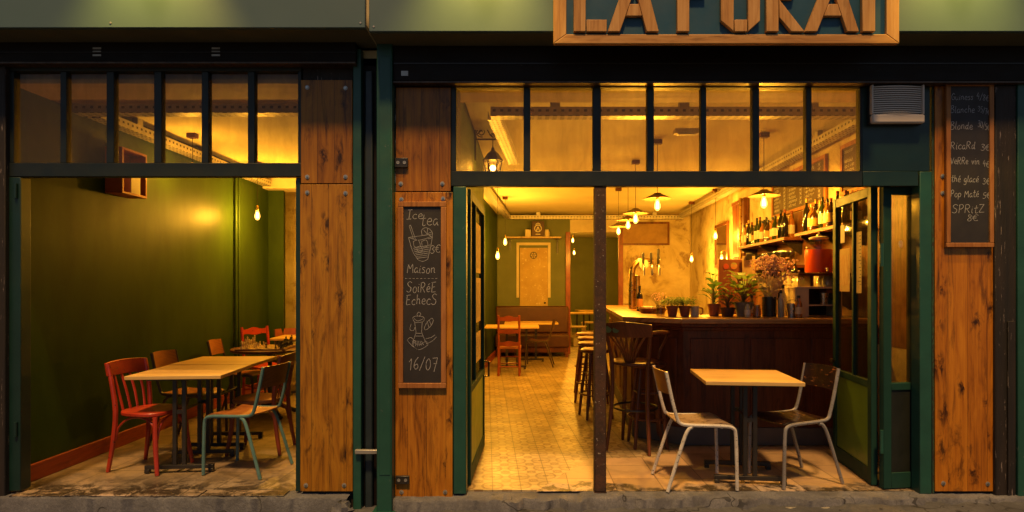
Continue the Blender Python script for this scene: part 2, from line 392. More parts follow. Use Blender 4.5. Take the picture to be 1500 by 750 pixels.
# ---------------------------------------------------------------- floor and wall materials
def tile_mat(name, size, base, motif, patterned, rot=0.0, grout=.006, dirt=.3, rough=.4, edge=0):
    m, t, b, o = nodes(name)
    v = coords(t, (1,1,1), (0,0,rot)); sx = t.nodes.new('ShaderNodeSeparateXYZ'); L(t, v, sx.inputs[0])
    ux = math_n(t, 'DIVIDE', sx.outputs[0], size); uy = math_n(t, 'DIVIDE', sx.outputs[1], size)
    cx = math_n(t, 'SUBTRACT', math_n(t, 'FRACT', ux), .5); cy = math_n(t, 'SUBTRACT', math_n(t, 'FRACT', uy), .5)
    ax = math_n(t, 'ABSOLUTE', cx); ay = math_n(t, 'ABSOLUTE', cy)
    idx = t.nodes.new('ShaderNodeCombineXYZ'); L(t, math_n(t, 'FLOOR', ux), idx.inputs[0]); L(t, math_n(t, 'FLOOR', uy), idx.inputs[1])
    wn = N(t, 'TexWhiteNoise', noise_dimensions='2D'); L(t, idx.outputs[0], wn.inputs['Vector'])
    col = ramp(t, wn.outputs['Value'], [(0, tuple(x*.72 for x in base)), (1, tuple(min(.8, x*1.12) for x in base))])
    wear = noise(t, coords(t), 2.2, 6, .65, .4)
    if patterned:
        def ln(p, q): return math_n(t, 'SQRT', math_n(t, 'ADD', math_n(t, 'MULTIPLY', p, p), math_n(t, 'MULTIPLY', q, q)))
        rc = ln(cx, cy); hx = math_n(t, 'SUBTRACT', .5, ax); hy = math_n(t, 'SUBTRACT', .5, ay); rk = ln(hx, hy)
        def band(x, c, wd): return math_n(t, 'LESS_THAN', math_n(t, 'ABSOLUTE', math_n(t, 'SUBTRACT', x, c)), wd)
        k = band(rk, .36, .045); k = math_n(t, 'MAXIMUM', k, band(rc, .13, .05))
        k = math_n(t, 'MAXIMUM', k, math_n(t, 'LESS_THAN', rk, .12))
        dg = math_n(t, 'ABSOLUTE', math_n(t, 'SUBTRACT', ax, ay))
        k = math_n(t, 'MAXIMUM', k, math_n(t, 'MULTIPLY', math_n(t, 'LESS_THAN', dg, .03), math_n(t, 'LESS_THAN', rc, .4)))
        k2 = math_n(t, 'MULTIPLY', math_n(t, 'LESS_THAN', rk, .30), math_n(t, 'GREATER_THAN', rk, .18))
        fade = ramp(t, wear, [(.33, (.25,.25,.25)), (.6, (1,1,1))])
        col = mixc(t, math_n(t, 'MULTIPLY', math_n(t, 'MULTIPLY', k, fade), .80), col, motif)
        col = mixc(t, math_n(t, 'MULTIPLY', math_n(t, 'MULTIPLY', k2, fade), .45), col, tuple(x*.6+y*.4 for x, y in zip(motif, base)))
    mx = math_n(t, 'MAXIMUM', ax, ay)
    g = math_n(t, 'GREATER_THAN', mx, .5-grout/size)
    col = mixc(t, math_n(t, 'MULTIPLY', g, .75), col, tuple(x*.25 for x in base))
    dk = ramp(t, noise(t, coords(t), 3.1, 7, .7, .8), [(.48, (0,0,0)), (.64, (1,1,1))])
    col = mixc(t, math_n(t, 'MULTIPLY', dk, dirt), col, tuple(x*.22 for x in base))
    if edge:      # trodden dirt and scraped pale patches near the street edge
        so_ = t.nodes.new('ShaderNodeSeparateXYZ'); L(t, coords(t), so_.inputs[0])
        ny = noise(t, coords(t), 1.6, 4, .6)
        near = ramp(t, math_n(t, 'ADD', math_n(t, 'MULTIPLY', so_.outputs[1], 1.0), math_n(t, 'MULTIPLY', ny, .9)), [(.60, (1,1,1)), (min(.99,.60+edge), (0,0,0))])
        d1 = ramp(t, noise(t, coords(t), 5.5, 9, .78, .6), [(.44, (0,0,0)), (.52, (1,1,1))])
        d2 = ramp(t, noise(t, coords(t, (1,1,1), (0,0,1)), 26, 6, .8), [(.56, (0,0,0)), (.64, (1,1,1))])
        pale = ramp(t, wn.outputs['Value'], [(.45, (.20,.165,.14)), (.8, (.40,.32,.27))])
        col = mixc(t, math_n(t, 'MULTIPLY', near, .75), col, pale)
        col = mixc(t, math_n(t, 'MULTIPLY', math_n(t, 'MULTIPLY', near, d1), .95), col, (.022,.016,.012))
        col = mixc(t, math_n(t, 'MULTIPLY', math_n(t, 'MULTIPLY', near, d2), .55), col, (.34,.29,.25))
        col = mixc(t, math_n(t, 'MULTIPLY', math_n(t, 'MULTIPLY', g, near), .8), col, (.02,.016,.013))
    L(t, col, b.inputs['Base Color'])
    L(t, math_n(t, 'ADD', math_n(t, 'MULTIPLY', wear, .35), rough-.15), b.inputs['Roughness'])
    h = math_n(t, 'SUBTRACT', math_n(t, 'MULTIPLY', noise(t, coords(t), 7, 5, .6), .6), math_n(t, 'MULTIPLY', g, .5))
    bump(t, b, h, .35, .006)
    return m
TILE = tile_mat('cement_tiles', .20, (.46,.35,.18), (.15,.07,.025), True, -.06, .004, .45, .40)
TILE_P = tile_mat('plain_tiles', .33, (.47,.31,.16), (.2,.1,.05), False, .0, .004, .35, .40, .06)
TILE_L = tile_mat('worn_tiles', .36, (.25,.18,.11), (.2,.1,.05), False, .06, .004, .75, .42, .38)
def concrete(name, c1, c2, c3, sc=3.0, bmp=.8):
    m, t, b, o = nodes(name); v = coords(t)
    col = ramp(t, noise(t, v, sc, 8, .7, .5), [(.3, c1), (.5, c2), (.7, c3)])
    sp = ramp(t, noise(t, v, sc*16, 4, .7), [(.35, (0,0,0)), (.65, (1,1,1))])
    col = mixc(t, math_n(t, 'MULTIPLY', sp, .6), col, c1)
    vo = N(t, 'TexVoronoi', feature='DISTANCE_TO_EDGE'); vo.inputs['Scale'].default_value = 1.7
    wv = N(t, 'Mapping'); L(t, v, wv.inputs[0])
    nz = N(t, 'TexNoise'); nz.inputs['Scale'].default_value = 5; L(t, v, nz.inputs['Vector'])
    mv = N(t, 'VectorMath', operation='ADD'); L(t, v, mv.inputs[0])
    sc2 = N(t, 'VectorMath', operation='SCALE'); L(t, nz.outputs['Color'], sc2.inputs[0]); sc2.inputs['Scale'].default_value = .35
    L(t, sc2.outputs[0], mv.inputs[1]); L(t, mv.outputs[0], vo.inputs['Vector'])
    ck = math_n(t, 'MULTIPLY', math_n(t, 'LESS_THAN', vo.outputs['Distance'], .008), ramp(t, noise(t, v, 1.3, 3), [(.50, (0,0,0)), (.56, (1,1,1))]))
    col = mixc(t, math_n(t, 'MULTIPLY', ck, .75), col, tuple(x*.2 for x in c1))
    L(t, col, b.inputs['Base Color']); b.inputs['Roughness'].default_value = .85
    h = math_n(t, 'SUBTRACT', noise(t, v, sc*9, 8, .75), math_n(t, 'MULTIPLY', ck, .6))
    bump(t, b, h, bmp, .012); return m
ASPH = concrete('pavement_asphalt', (.042,.044,.054), (.072,.075,.09), (.115,.12,.138), 2.4, .9)
STONE = concrete('kerb_stone', (.05,.052,.066), (.105,.11,.138), (.17,.178,.21), 4, .8)
CEMENT = concrete('threshold_cement', (.06,.060,.074), (.125,.128,.15), (.20,.20,.225), 5, .7)

def S(u, z): return u+.06*(z-6)            # the bar room runs slightly askew to the facade
CZ = 2.95                                   # ceiling height
def yz(z): return z-CAM_D

def vwall(name, x0, z0, x1, z1, b, t, mat, th=.12, sgn=1):
    """upright wall from (x0,z0) to (x1,z1) in plan; thickness to the side sgn"""
    a = Vector((x0, yz(z0), 0)); c = Vector((x1, yz(z1), 0)); dr = (c-a).normalized(); n = Vector((-dr.y, dr.x, 0))*th*sgn
    poly = [(p.x, p.y) for p in (a, c, c+n, a+n)]
    return struct(MB().prism(poly, b, t, 'z').build(name, mat, smooth=0))

# ---------------------------------------------------------------- ground
def grid(x0, x1, y0, y1, nx, ny, fz, name, mat):
    m = MB(); vs = []; fs = []
    for j in range(ny+1):
        for i in range(nx+1):
            x = x0+(x1-x0)*i/nx; y = y0+(y1-y0)*j/ny; vs.append((x, y, fz(x, y)))
    for j in range(ny):
        for i in range(nx):
            a = j*(nx+1)+i; fs.append((a, a+1, a+nx+2, a+nx+1))
    m.add(vs, fs); return struct(m.build(name, mat, smooth=80))
def pavz(x, y):
    xx = max(-5, min(5, x)); z = -.078+.0165*xx
    return z+.004*math.sin(x*9.1+y*7)+.004*math.sin(x*23-y*17) + (-.02*min(1, max(0, -y-.5)/2))
grid(-6, 6, -4.5, .06, 160, 60, pavz, 'pavement', ASPH)
struct(MB().add([(-60,-40,-.19),(60,-40,-.19),(60,.3,-.19),(-60,.3,-.19)], [(0,1,2,3)]).build('street', ASPH, smooth=0))

# floors
struct(MB().box(S(-1.0,4)-.1, 3.6+.4, .10, yz(19), -.10, 0).build('floor', TILE, smooth=0))
m = MB(); m.prism([(PX(785,4.25), .06), (2.80, .06), (2.80, yz(5.30)), (1.45, yz(5.33)), (1.10, yz(4.98)), (.55, yz(4.95))], .0005, .005, 'z')
struct(m.build('plain_tile_floor', TILE_P, smooth=0))
struct(MB().box(-3.72, -1.50, .08, yz(9.3), -.10, 0).build('left_room_floor', TILE_L, smooth=0))
# threshold of the wide doorway: broken cement edge
def rough_slab(name, x0, x1, y0, y1, z0, z1, nx, mat, amp=.012, tz=None):
    m = MB(); vs = []; fs = []
    for i in range(nx+1):
        x = x0+(x1-x0)*i/nx
        e = y0+amp*(noise_r(x*7)+.6*noise_r(x*19)); top = z1 if tz is None else tz(x)
        vs += [(x, y1, z0), (x, e-.012, z0), (x, e, top-.012-.004*noise_r(x*13)), (x, e+.012, top+.003*noise_r(x*17)), (x, y1, top)]
    for i in range(nx):
        for k in range(4):
            a = i*5+k; fs.append((a, a+1, a+6, a+5))
    m.add(vs, fs); return m.build(name, mat, smooth=50)
def noise_r(x): return math.sin(x*1.7)+.6*math.sin(x*3.9+1.3)+.4*math.sin(x*8.3+.5)
struct(rough_slab('threshold', F(577), F(1500), -.075, .12, -.16, 0, 160, CEMENT, .018, lambda x: .003 if x > .4 else -.012))
st = rough_slab('step_kerb', F(4), F(512), -.060, .09, -.2, 0, 90, STONE, .004)
tag(st, 'worn grey stone step below the green room opening', 'step')
xs = [F(20), F(96), F(190), F(296), F(420)]
for i in range(4):
    s_ = MB().box(xs[i]+.004, xs[i+1]-.004, -.045+.006*(i%2), .075, .0005, .008+.002*(i%3)).build('step_tile', TILE_P, st, .003)
rk = MB(); rk.ball((0,0,0), .07, 9, 6, (1.0,.7,.75))
for i, p in enumerate(rk.v): p *= 1+.22*math.sin(i*7.3)+.15*math.sin(i*3.1)
tag(rk.build('broken_stone', STONE, None, 0, 25, (F(506), -.085, -.07)), 'broken grey stone lump at the end of the step', 'stone')
rub = MB(); r9 = random.Random(4)
for k_ in range(150):
    x_ = F(r9.uniform(0, 505)); y_ = -.066-abs(r9.gauss(0,.035)); s_ = r9.uniform(.006,.022); c_ = Vector((x_, y_, pavz(x_, y_)+s_*.2))
    if k_ > 120: x_ = F(r9.uniform(690, 1450)); y_ = r9.uniform(-.3, -.08); s_ *= .4; c_ = Vector((x_, y_, pavz(x_, y_)+s_*.2))
    n0 = len(rub.v); rub.ball(c_, s_, 6, 4, (1.5,1,.6))
    for i_ in range(n0, len(rub.v)): rub.v[i_] = c_+(rub.v[i_]-c_)*(1+r9.uniform(-.3,.3))
o_ = rub.build('asphalt_rubble', paint('dark_asphalt_crumbs', (.02,.019,.022), (.05,.046,.05), .9, 20, .5), None, 0, 20); o_['kind'] = 'stuff'
rail = MB().box(F(1130), F(1340), -.11, -.085, -.062, -.050)
tag(rail.build('metal_strip', GALV, None, .003), 'thin grey metal strip lying along the wide threshold', 'metal strip')

# ---------------------------------------------------------------- interior shell
LX = -3.59
vwall('left_room_wall', LX, 4.14, LX, 9.2, -.05, CZ, GREENWALL, .15, 1)
struct(MB().box(LX+.002, PX(415,8.49), yz(8.49), yz(8.53), 0, CZ-.002).build('green_pier', GREENWALL, smooth=0))
struct(MB().box(LX-.1, -1.45, yz(9.1), yz(9.25), -.05, CZ).build('left_room_back_wall', PLASTER, smooth=0))
struct(MB().box(-1.54, -1.16, .30, yz(19), -.05, CZ-.003).build('partition_wall', GREENWALL2, smooth=0))
struct(MB().box(-3.8, 4.8, .06, yz(19.2), CZ, CZ+.15).build('ceiling', CEIL, smooth=0))
struct(MB().box(LX+.003, -1.545, .10, .56, 2.84, CZ-.004).build('left_room_soffit', SOFFIT, smooth=0))
struct(MB().box(-1.155, 3.0, .125, .53, 2.84, CZ-.004).build('bar_room_soffit', SOFFIT, smooth=0))
struct(MB().box(LX+.003, -1.545, yz(8.3), yz(8.62), 2.78, CZ-.004).build('left_room_beam', CREAM, smooth=0))
# bar room
vwall('bar_left_wall', -.48, 4.2, -.455, 7.1, -.05, CZ-.004, GREENWALL, .5, 1)
vwall('bar_left_wall_rear', S(-.93,7.11), 7.11, S(-.93,12.95), 12.95, -.05, CZ-.005, GREENWALL, .15, 1)
RWX = lambda z: 3.14+.06*(z-6)
vwall('bar_right_wall', RWX(4.15), 4.15, RWX(18.8), 18.8, -.05, CZ-.003, PLASTER, .15, -1)
BZ = 12.7
bw = MB()
x_op0, x_op1, op_t = PX(835,BZ), PX(908,BZ), PZ(340,BZ)
struct(MB().box(-.9, x_op0, yz(BZ), yz(BZ+.15), -.05, CZ-.006).build('back_wall', GREENWALL2, smooth=0))
struct(MB().box(x_op1, 3.7, yz(BZ), yz(BZ+.15), -.05, CZ-.006).build('back_plaster_wall', PLASTER, smooth=0))
struct(MB().box(x_op0, x_op1, yz(BZ)+.01, yz(BZ+.14), op_t, CZ-.007).build('back_opening_lintel', CREAM, smooth=0))
struct(MB().box(-.9, 4.6, yz(18.6), yz(18.8), -.05, CZ-.006).build('rear_room_wall', GREENWALL2, smooth=0))
struct(MB().box(.45, .6, yz(BZ+.16), yz(18.6), -.05, CZ-.008).build('rear_room_side_wall', GREENWALL2, smooth=0))
for px in (832, 909):
    tag(MB().box(PX(px-3.5,BZ), PX(px+3.5,BZ), yz(BZ)-.03, yz(BZ)-.002, 0, op_t if px < 900 else PZ(330,BZ)).build('opening_post', REDW, None, .004),
        'red brown post edging the rear opening beside the '+('green wall' if px < 900 else 'stained plaster wall'), 'post')
# skirtings
a = MB().box(LX+.003, LX+.028, .07, yz(8.48), 0.001, .125); tag(a.build('skirting_board', SKIRT, None, .003), 'red wooden skirting board along the green wall', 'skirting')
sk = MB(); sk.prism([(S(-.93,7.13)+.003, yz(7.13)), (S(-.93,BZ)+.003, yz(BZ)-.003), (S(-.93,BZ)+.025, yz(BZ)-.003), (S(-.93,7.13)+.025, yz(7.13))], .001, .13, 'z')
tag(sk.build('skirting_board', SKIRT, None), 'low skirting board along the wall beside the red ladder chair', 'skirting')

# facade masonry behind the cladding, and what continues to either side
def wallbox(name, x0, x1, y0, y1, z0, z1, mat): return struct(MB().box(x0, x1, y0, y1, z0, z1).build(name, mat, smooth=0))
wallbox('facade_pier', F(441), F(528), .035, .30, -.2, 3.0, OLDW)
wallbox('facade_pier', F(528), F(668), .06, .30, -.2, 3.0, SHUT)
wallbox('facade_pier', F(1369), F(1500)+2.5, .035, .30, -.2, 3.0, OLDW)
wallbox('facade_pier', F(8)-2.5, LX-.002, .035, .30, -.2, 3.0, OLDW)
wallbox('facade_upper_wall', F(0)-2.6, F(1500)+2.6, .06, .3, 3.055, 4.4, CREAM)
wallbox('facade_head', F(0)-2.6, F(1500)+2.6, .125, .3, 2.955, 3.054, SHUT)

# ---------------------------------------------------------------- fascia, shutter housings, sign
FZ = 3.82
def fascia(px0, px1, pyb, label, ext0=0, ext1=0):
    x0, x1 = PX(px0,FZ)-ext0, PX(px1,FZ)+ext1; zb = PZ(pyb,FZ)
    t = thing('fascia_panel', label, 'fascia panel', ((x0+x1)/2, 0, zb))
    h = (x1-x0)/2
    MB().box(-h, h, -.28, -.245, 0, .80).build('front_sheet', FASC, t, .004)
    screws(t, (-h+.03, h-.03, -h*.33, h*.33)); MB().box(-h, h, -.244, .055, .001, .03).build('underside', SHUT if 0 else paint('fascia_underside', (.13,.13,.08), (.10,.10,.06), .6, 3, .05), t)  # same metal as the front sheet; warm bounce put into an olive colour
def screws(t, xs_):
    for x in xs_:
        M = Matrix.Translation((x, -.2803, .03)) @ Matrix.Rotation(PI/2, 4, 'X'); MB().lathe([(.007,0),(.006,.003),(.0001,.0035)], n=10, mat=M).build('screw', GALV, t)
fascia(-2, 535, 40.5, 'pale grey green metal fascia panel above the green room', 2.5, 0)
fascia(540.5, 1502, 46, 'long pale grey green fascia panel carrying the wooden sign', 0, 2.5)
def shutter(px0, px1, pyt, pyb, label, e0=0, e1=0):
    x0, x1 = F(px0)-e0, F(px1)+e1
    t = thing('shutter_housing', label, 'shutter housing', ((x0+x1)/2, 0, G(pyb))); h = (x1-x0)/2; H = G(pyt)-G(pyb)
    MB().box(-h, h, -.050, .12, .012, H).build('casing', SHUT, t, .006)
    MB().box(-h, h, -.060, .10, -.004, .010).build('lower_lip', paint('lip_metal', (.10,.06,.035), (.03,.018,.012), .4, 7, .2, .3, (.25,.17,.1), .7, (3,1,1)), t, .002)
    MB().box(-h, h, -.056, -.051, H*.50, H*.53).build('seam_strip', BLACK, t)
    return t
s1 = shutter(0, 524, 66, 97, 'black roller shutter housing over the green room window', 2.0, 0)
s2 = shutter(578, 1490, 71, 125, 'deep black roller shutter housing over the bar window', 0, .2)
for px in (150, 322):
    p = MB()
    for k in range(3): p.box(F(px-6)-s1.location.x, F(px+6)-s1.location.x, -.0545, -.0515, G(74+k*5)-s1.location.z-.012, G(74+k*5)-s1.location.z)
    p.build('maker_plate', GALV, s1)
p = MB().box(F(590)-s2.location.x, F(600)-s2.location.x, -.0545, -.0515, G(115)-s2.location.z, G(108)-s2.location.z); p.build('maker_plate', GALV, s2)

# sign
sg = thing('wooden_sign', 'teal sign with big wooden letters in a wooden frame', 'sign', (PX(1064,3.78), -.282, PZ(62,3.76)))
sz = 3.77
def sx_(px): return PX(px, sz-.02)-sg.location.x
def szz(py): return PZ(py, sz-.02)-sg.location.z
W2 = (PX(1318,sz)-PX(810,sz))/2; HT = .62
MB().box(-W2+.06, W2-.06, -.022, -.002, .05, HT-.05).build('back_board', TEALP, sg)
fm = MB(); fw = .082
MB().prism([(-W2,0),(W2,0),(W2-fw,fw*.72),(-W2+fw,fw*.72)], -.040, -.003, 'y').build('frame_rail', PINE_H, sg, .004)
MB().prism([(-W2,HT),(W2,HT),(W2-fw,HT-fw*.72),(-W2+fw,HT-fw*.72)], -.040, -.003, 'y').build('frame_rail', PINE_H, sg, .004)
for s in (-1, 1):
    MB().prism([(s*W2,.001),(s*W2,HT-.001),(s*(W2-fw),HT-fw*.72-.001),(s*(W2-fw),fw*.72+.001)], -.0395, -.003, 'y').build('frame_rail', PINE_V, sg, .004)
zb = szz(40); lt = zb+.40
def zz(c): return PZ((c)/2.679, sz-.06)-sg.location.z
def xx(c): return PX(780+c/2.679, sz-.06)-sg.location.x
def bar(pts, mat=PINE_V): return pts
def letter(polys):
    t = MB()
    for i, p in enumerate(polys): t.prism(p, -.052+.0015*(i%2), -.023, 'y')
    return t
B0 = zz(108); T0 = B0+.44
def quad(a, b, c, d_): return [a, b, c, d_]
def A(xl0, xl1, xr0, xr1, cb0, cb1, cbb, ap0, ap1):
    dl, dr = ap0*(T0-B0), ap1*(T0-B0); q1 = zz(cbb)-B0; q2 = q1+.075
    return [[(xx(xl0),B0),(xx(xl1),B0),(xx(xl1)+dl,T0),(xx(xl0)+dl,T0)], [(xx(xr0),B0),(xx(xr1),B0),(xx(xr1)-dr,T0),(xx(xr0)-dr,T0)],
            [(xx(xl1)+ap0*q1+.002,B0+q1),(xx(xr0)-ap1*q1-.002,B0+q1),(xx(xr0)-ap1*q2-.002,B0+q2),(xx(xl1)+ap0*q2+.002,B0+q2)]]
lets = {
 'L': [[(xx(165),B0),(xx(213),B0),(xx(213),T0),(xx(165),T0)], [(xx(216),B0),(xx(297),B0),(xx(297),zz(60)),(xx(216),zz(60))]],
 'A': A(300,350,455,505,0,0,46,.35,.26),
 'F': [[(xx(577),B0),(xx(626),B0),(xx(626),T0),(xx(577),T0)], [(xx(628),T0-.08),(xx(715),T0-.08),(xx(715),T0),(xx(628),T0)], [(xx(628),T0-.22),(xx(690),T0-.22),(xx(690),T0-.145),(xx(628),T0-.145)]],
 'U': [[(xx(803),B0),(xx(803),T0),(xx(752),T0),(xx(752),zz(65))], [(xx(806),B0),(xx(857),B0),(xx(857),zz(60)),(xx(806),zz(60))], [(xx(860),B0),(xx(908),zz(65)),(xx(908),T0),(xx(860),T0)]],
 'R': [[(xx(932),B0),(xx(982),B0),(xx(982),T0),(xx(932),T0)], [(xx(1032),B0),(xx(1086),B0),(xx(985),zz(-20)),(xx(985),zz(52))],
       [(xx(985),T0-.075),(xx(1060),T0-.075),(xx(1060),T0),(xx(985),T0)], [(xx(985),zz(-22)),(xx(1040),zz(-22)),(xx(1060),T0-.08),(xx(1012),T0-.08)]],
 'A2': A(1087,1136,1254,1303,0,0,46,.40,.33),
 'I': [[(xx(1315),B0),(xx(1367),B0),(xx(1367),T0),(xx(1315),T0)]]}
for k, p in lets.items(): letter(p).build('letter', PINE_V, sg, .0035)
# gooseneck lamps above the fascia
for i, px in enumerate((205, 705, 1420)):
    x = PX(px, 3.7); zl = 3.86
    t = thing('gooseneck_lamp', ['black gooseneck lamp shining on the fascia over the green room', 'black gooseneck lamp lighting the fascia beside the sign letters start',
              'black gooseneck lamp lighting the fascia past the sign end'][i], 'wall lamp', (x, -.28, zl), 0, 'lamps along the fascia')
    MB().tube([(0,.0,.14),(0,-.10,.30),(0,-.24,.33),(0,-.30,.20)], .010, 8, smooth=5).build('arm', BLACK, t)
    MB().lathe([(.025,.20),(.045,.17),(.10,.09),(.098,.088),(.04,.165),(.001,.17)], (0,-.30,0), 20, cap=False).build('lamp_shade', BLACK, t)
    MB().ball((0,-.30,.125), .025).build('bulb', FIL, t)
    l = bpy.data.lights.new('fascia_light', 'SPOT'); l.energy = 85; l.color = (1, .62, .10); l.spot_size = math.radians(75); l.spot_blend = 1.0; l.shadow_soft_size = .03
    lo = bpy.data.objects.new('fascia_light', l); C.objects.link(lo); lo.parent = t; lo.location = (0,-.30,.09)
    lo.rotation_euler = Vector((0,-.42,1)).to_track_quat('Z','Y').to_euler()

# ---------------------------------------------------------------- transom windows
def transom(label, px0, px1, py0, py1, panes, rail_top, rail_bot, stile0, stile1, mat):
    t = thing('transom_window', label, 'window', ((F(px0)+F(px1))/2, .045, G(py1))); ox, oz = t.location.x, t.location.z
    X = lambda p: F(p)-ox
    Z = lambda p: G(p)-oz
    f = MB()
    f.box(X(px0), X(px1), -.03, .03, Z(rail_top), Z(py0)); f.box(X(px0), X(px1), -.032, .03, 0, Z(rail_bot))
    f.box(X(px0), X(stile0), -.028, .028, Z(rail_bot)+.001, Z(rail_top)-.001); f.box(X(stile1), X(px1), -.028, .028, Z(rail_bot)+.001, Z(rail_top)-.001)
    f.build('window_frame', mat, t, .003)
    for i in range(len(panes)-1):
        a, b = panes[i][1], panes[i+1][0]
        MB().box(X(a), X(b), -.026, .026, Z(rail_bot)+.001, Z(rail_top)-.001).build('mullion', mat, t, .003)
    for i, (a, b) in enumerate(panes):
        MB().box(X(a)-.004, X(b)+.004, -.003+.001*(i%3), .001+.001*(i%3), Z(rail_bot)-.004, Z(rail_top)+.004).build('pane', GLASSP, t, 0, 0)
    return t
transom('row of six old panes over the green room opening', 8, 440, 97, 258, [(17,85),(94,153),(164,223),(234,293),(303,361),(371,435)], 103, 238, 17, 435, DKFRAME)
transom('row of seven amber lit panes over the bar entrance', 660, 1265, 125, 272, [(668,767),(777,869),(881,949),(959,1028),(1036,1104),(1114,1183),(1191,1262)], 127, 250, 668, 1262, DKFRAME)
# green panel with the air vent
gp = MB().box(F(1265.5), F(1365), .02, .06, G(250), G(126)); tag(gp.build('green_board', GREEN, None, .003), 'dark green board above the folded glass doors', 'panel')
hb = MB().box(F(1265.5), F(1347), .012, .075, G(272), G(250.4)); tag(hb.build('door_head_rail', GREEN, None, .003), 'green head rail above the folded glass doors', 'door frame')
vt = thing('air_vent', 'cream plastic louvred air vent on the green board', 'vent', (F(1310.5), .019, G(183)))
hw = (F(1349)-F(1272))/2; hh = G(126.5)-G(183)
MB().box(-hw, hw, -.030, 0, .0, hh).build('housing', BLACK, vt, .004); MB().box(-hw, hw, -.066, -.0305, 0, .062).build('bottom_cap', PLASTIC, vt, .012)  # housing is a near-black back plate: shade between louvres put into its colour
for s in (-1, 1): MB().box(s*hw, s*(hw-.014), -.060, -.0305, .0625, hh).build('side_cap', PLASTIC, vt, .005)
for k in range(14):
    z = .055+k*(hh-.06)/14
    m = MB(); n_ = 10; vs = []
    for i_ in range(n_+1):
        u = i_/n_*2-1; x_ = u*(hw-.0145); y_ = -.050-.018*(1-u*u)
        vs += [(x_,y_,z+.002), (x_,y_+.002,z+.010), (x_,y_+.016,z+.010), (x_,y_+.016,z+.002)]
    m.add(vs, [(4*i_+k_, 4*i_+4+k_, 4*i_+4+(k_+1)%4, 4*i_+(k_+1)%4) for i_ in range(n_) for k_ in range(4)])
    m.build('louvre', PLASTIC, vt, 0, 30)
MB().box(-hw+.02, hw-.02, -.0575, -.0555, .02, hh-.01).build('dark_gap', BLACK, vt) if 0 else None

# ---------------------------------------------------------------- wood cladding panels
def bolt_at(t, x, y, z):
    M = Matrix.Translation((x, y, z)) @ Matrix.Rotation(PI/2, 4, 'X')
    MB().lathe([(.015,0),(.015,.003),(.0001,.003)], n=14, mat=M).build('washer', GALV, t)
    MB().lathe([(.008,.003),(.0075,.009),(.0001,.0095)], n=6, mat=M).build('bolt', STEEL, t)
TONES = {1: (.66,.70,.7), 2: (.80,.94,.9), 3: (.66,.66,.7), 4: (.92,.94,.9), 5: (.98,.92,.8)}
def panel(label, px0, px1, py0, py1, bolts, seed, flare=0):
    x0, x1 = F(px0), F(px1)
    t = thing('wood_panel', label, 'wood panel', ((x0+x1)/2, .032, G(py1)), 0, 'varnished wood panels on the facade'); h = (x1-x0)/2; H = G(py0)-G(py1)
    m = wood('varnished_pine_'+str(seed), *[tuple(x*q for x, q in zip(c_, TONES[seed])) for c_ in ((.12,.034,.003), (.37,.128,.008), (.54,.215,.014))], 'z', h*2/3.02, .42, 1.0, .0011, .2, seed=seed*1.37, streak=1.1)
    MB().box(-h, h, -.030, 0, 0, H).build('boards', m, t, .002)
    for bx, by in bolts: bolt_at(t, F(bx)-t.location.x, -.0301, G(by)-t.location.z)
panel('upper bolted pine panel between green window and green post', 440.5, 516, 117, 268.5, [(450,128),(506,129),(450,259),(506,259)], 1)
panel('tall lower bolted pine panel between green window and green post', 439.5, 516.5, 270, 720, [(450,282),(506,283),(448,711),(504,711)], 2)
panel('upper pine panel over the iced tea board', 580, 660, 128, 280, [(587,269),(648,269)], 3)
panel('tall lower pine panel behind the iced tea board', 578.5, 663, 281.5, 733, [(588,292),(649,291),(588,721),(652,721)], 4)
panel('tall pine panel behind the drinks price board', 1370, 1457, 126, 720, [(1381,258),(1381,283),(1382,708),(1447,709)], 5)
for (px0, px1, py0, py1, lb) in ((579,598,232,246,'small black metal box on the upper pine panel seam'), (580,600,696,708,'small black socket plate low on the pine panel')):
    t = thing('fixing_plate', lb, 'plate', ((F(px0)+F(px1))/2, -.0005, G(py1))); h = (F(px1)-F(px0))/2; H = G(py0)-G(py1)
    MB().box(-h, h, -.02, 0, 0, H).build('plate', BLACK, t, .003)
    for s in (-.5, .5): MB().lathe([(.011,0),(.011,.002),(.006,.002),(.006,-.001)], n=12, mat=Matrix.Translation((s*h,-.0205,H/2))@Matrix.Rotation(PI/2,4,'X')).build('socket', GALV, t)

# ---------------------------------------------------------------- posts and jambs
def post(label, px0, px1, y0, y1, zb, zt, mat, nm='green_post', bev=.004, cat='post', d=4.1):
    o = MB().box(PX(px0,d+y0), PX(px1,d+y0), y0, y1, zb, zt).build(nm, mat, None, bev); tag(o, label, cat); return o
post('dark green door jamb at the outer edge of green room opening', 8.5, 30, .012, .10, .02, G(259), GREEN, 'door_jamb')
post('slim green jamb of green room opening against pine panel', 433, 440, .034, .10, .01, G(259), GREEN, 'door_jamb')
for px, py in ((22, 290), (22, 640)):
    o = MB().lathe([(.011,0),(.011,.10)], (F(px), .004, G(py)), 10).build('hinge', GREEN, None)
    tag(o, 'green barrel hinge '+('high' if py < 400 else 'low')+' on the outer jamb of green room', 'hinge')
post('weathered dark timber at the far end by the green jamb', -6, 7.5, -.02, .033, -.15, G(98), OLDW, 'timber_post', .006)
post('slim dark green post against the pine panel edge', 517, 529, -.01, .058, -.13, G(72), GREEN2)
pB = thing('green_post', 'thick green post with a foot beside the peeling timber', 'post', (PX(563,4.02), -.06, -.14))
hB = (PX(575,4.02)-PX(552,4.02))/2
MB().box(-hB, hB, -.02, .115, .04, 3.19).build('shaft', GREEN2, pB, .006)
MB().box(-hB-.03, hB+.02, -.05, .13, 0, .055).build('foot', GREEN2, pB, .006)
MB().box(PX(552,4.02)-pB.location.x-.002+.02, hB-.012, -.024, -.0205, .3, 3.1).build('raised_strip', GREEN2, pB, .002)
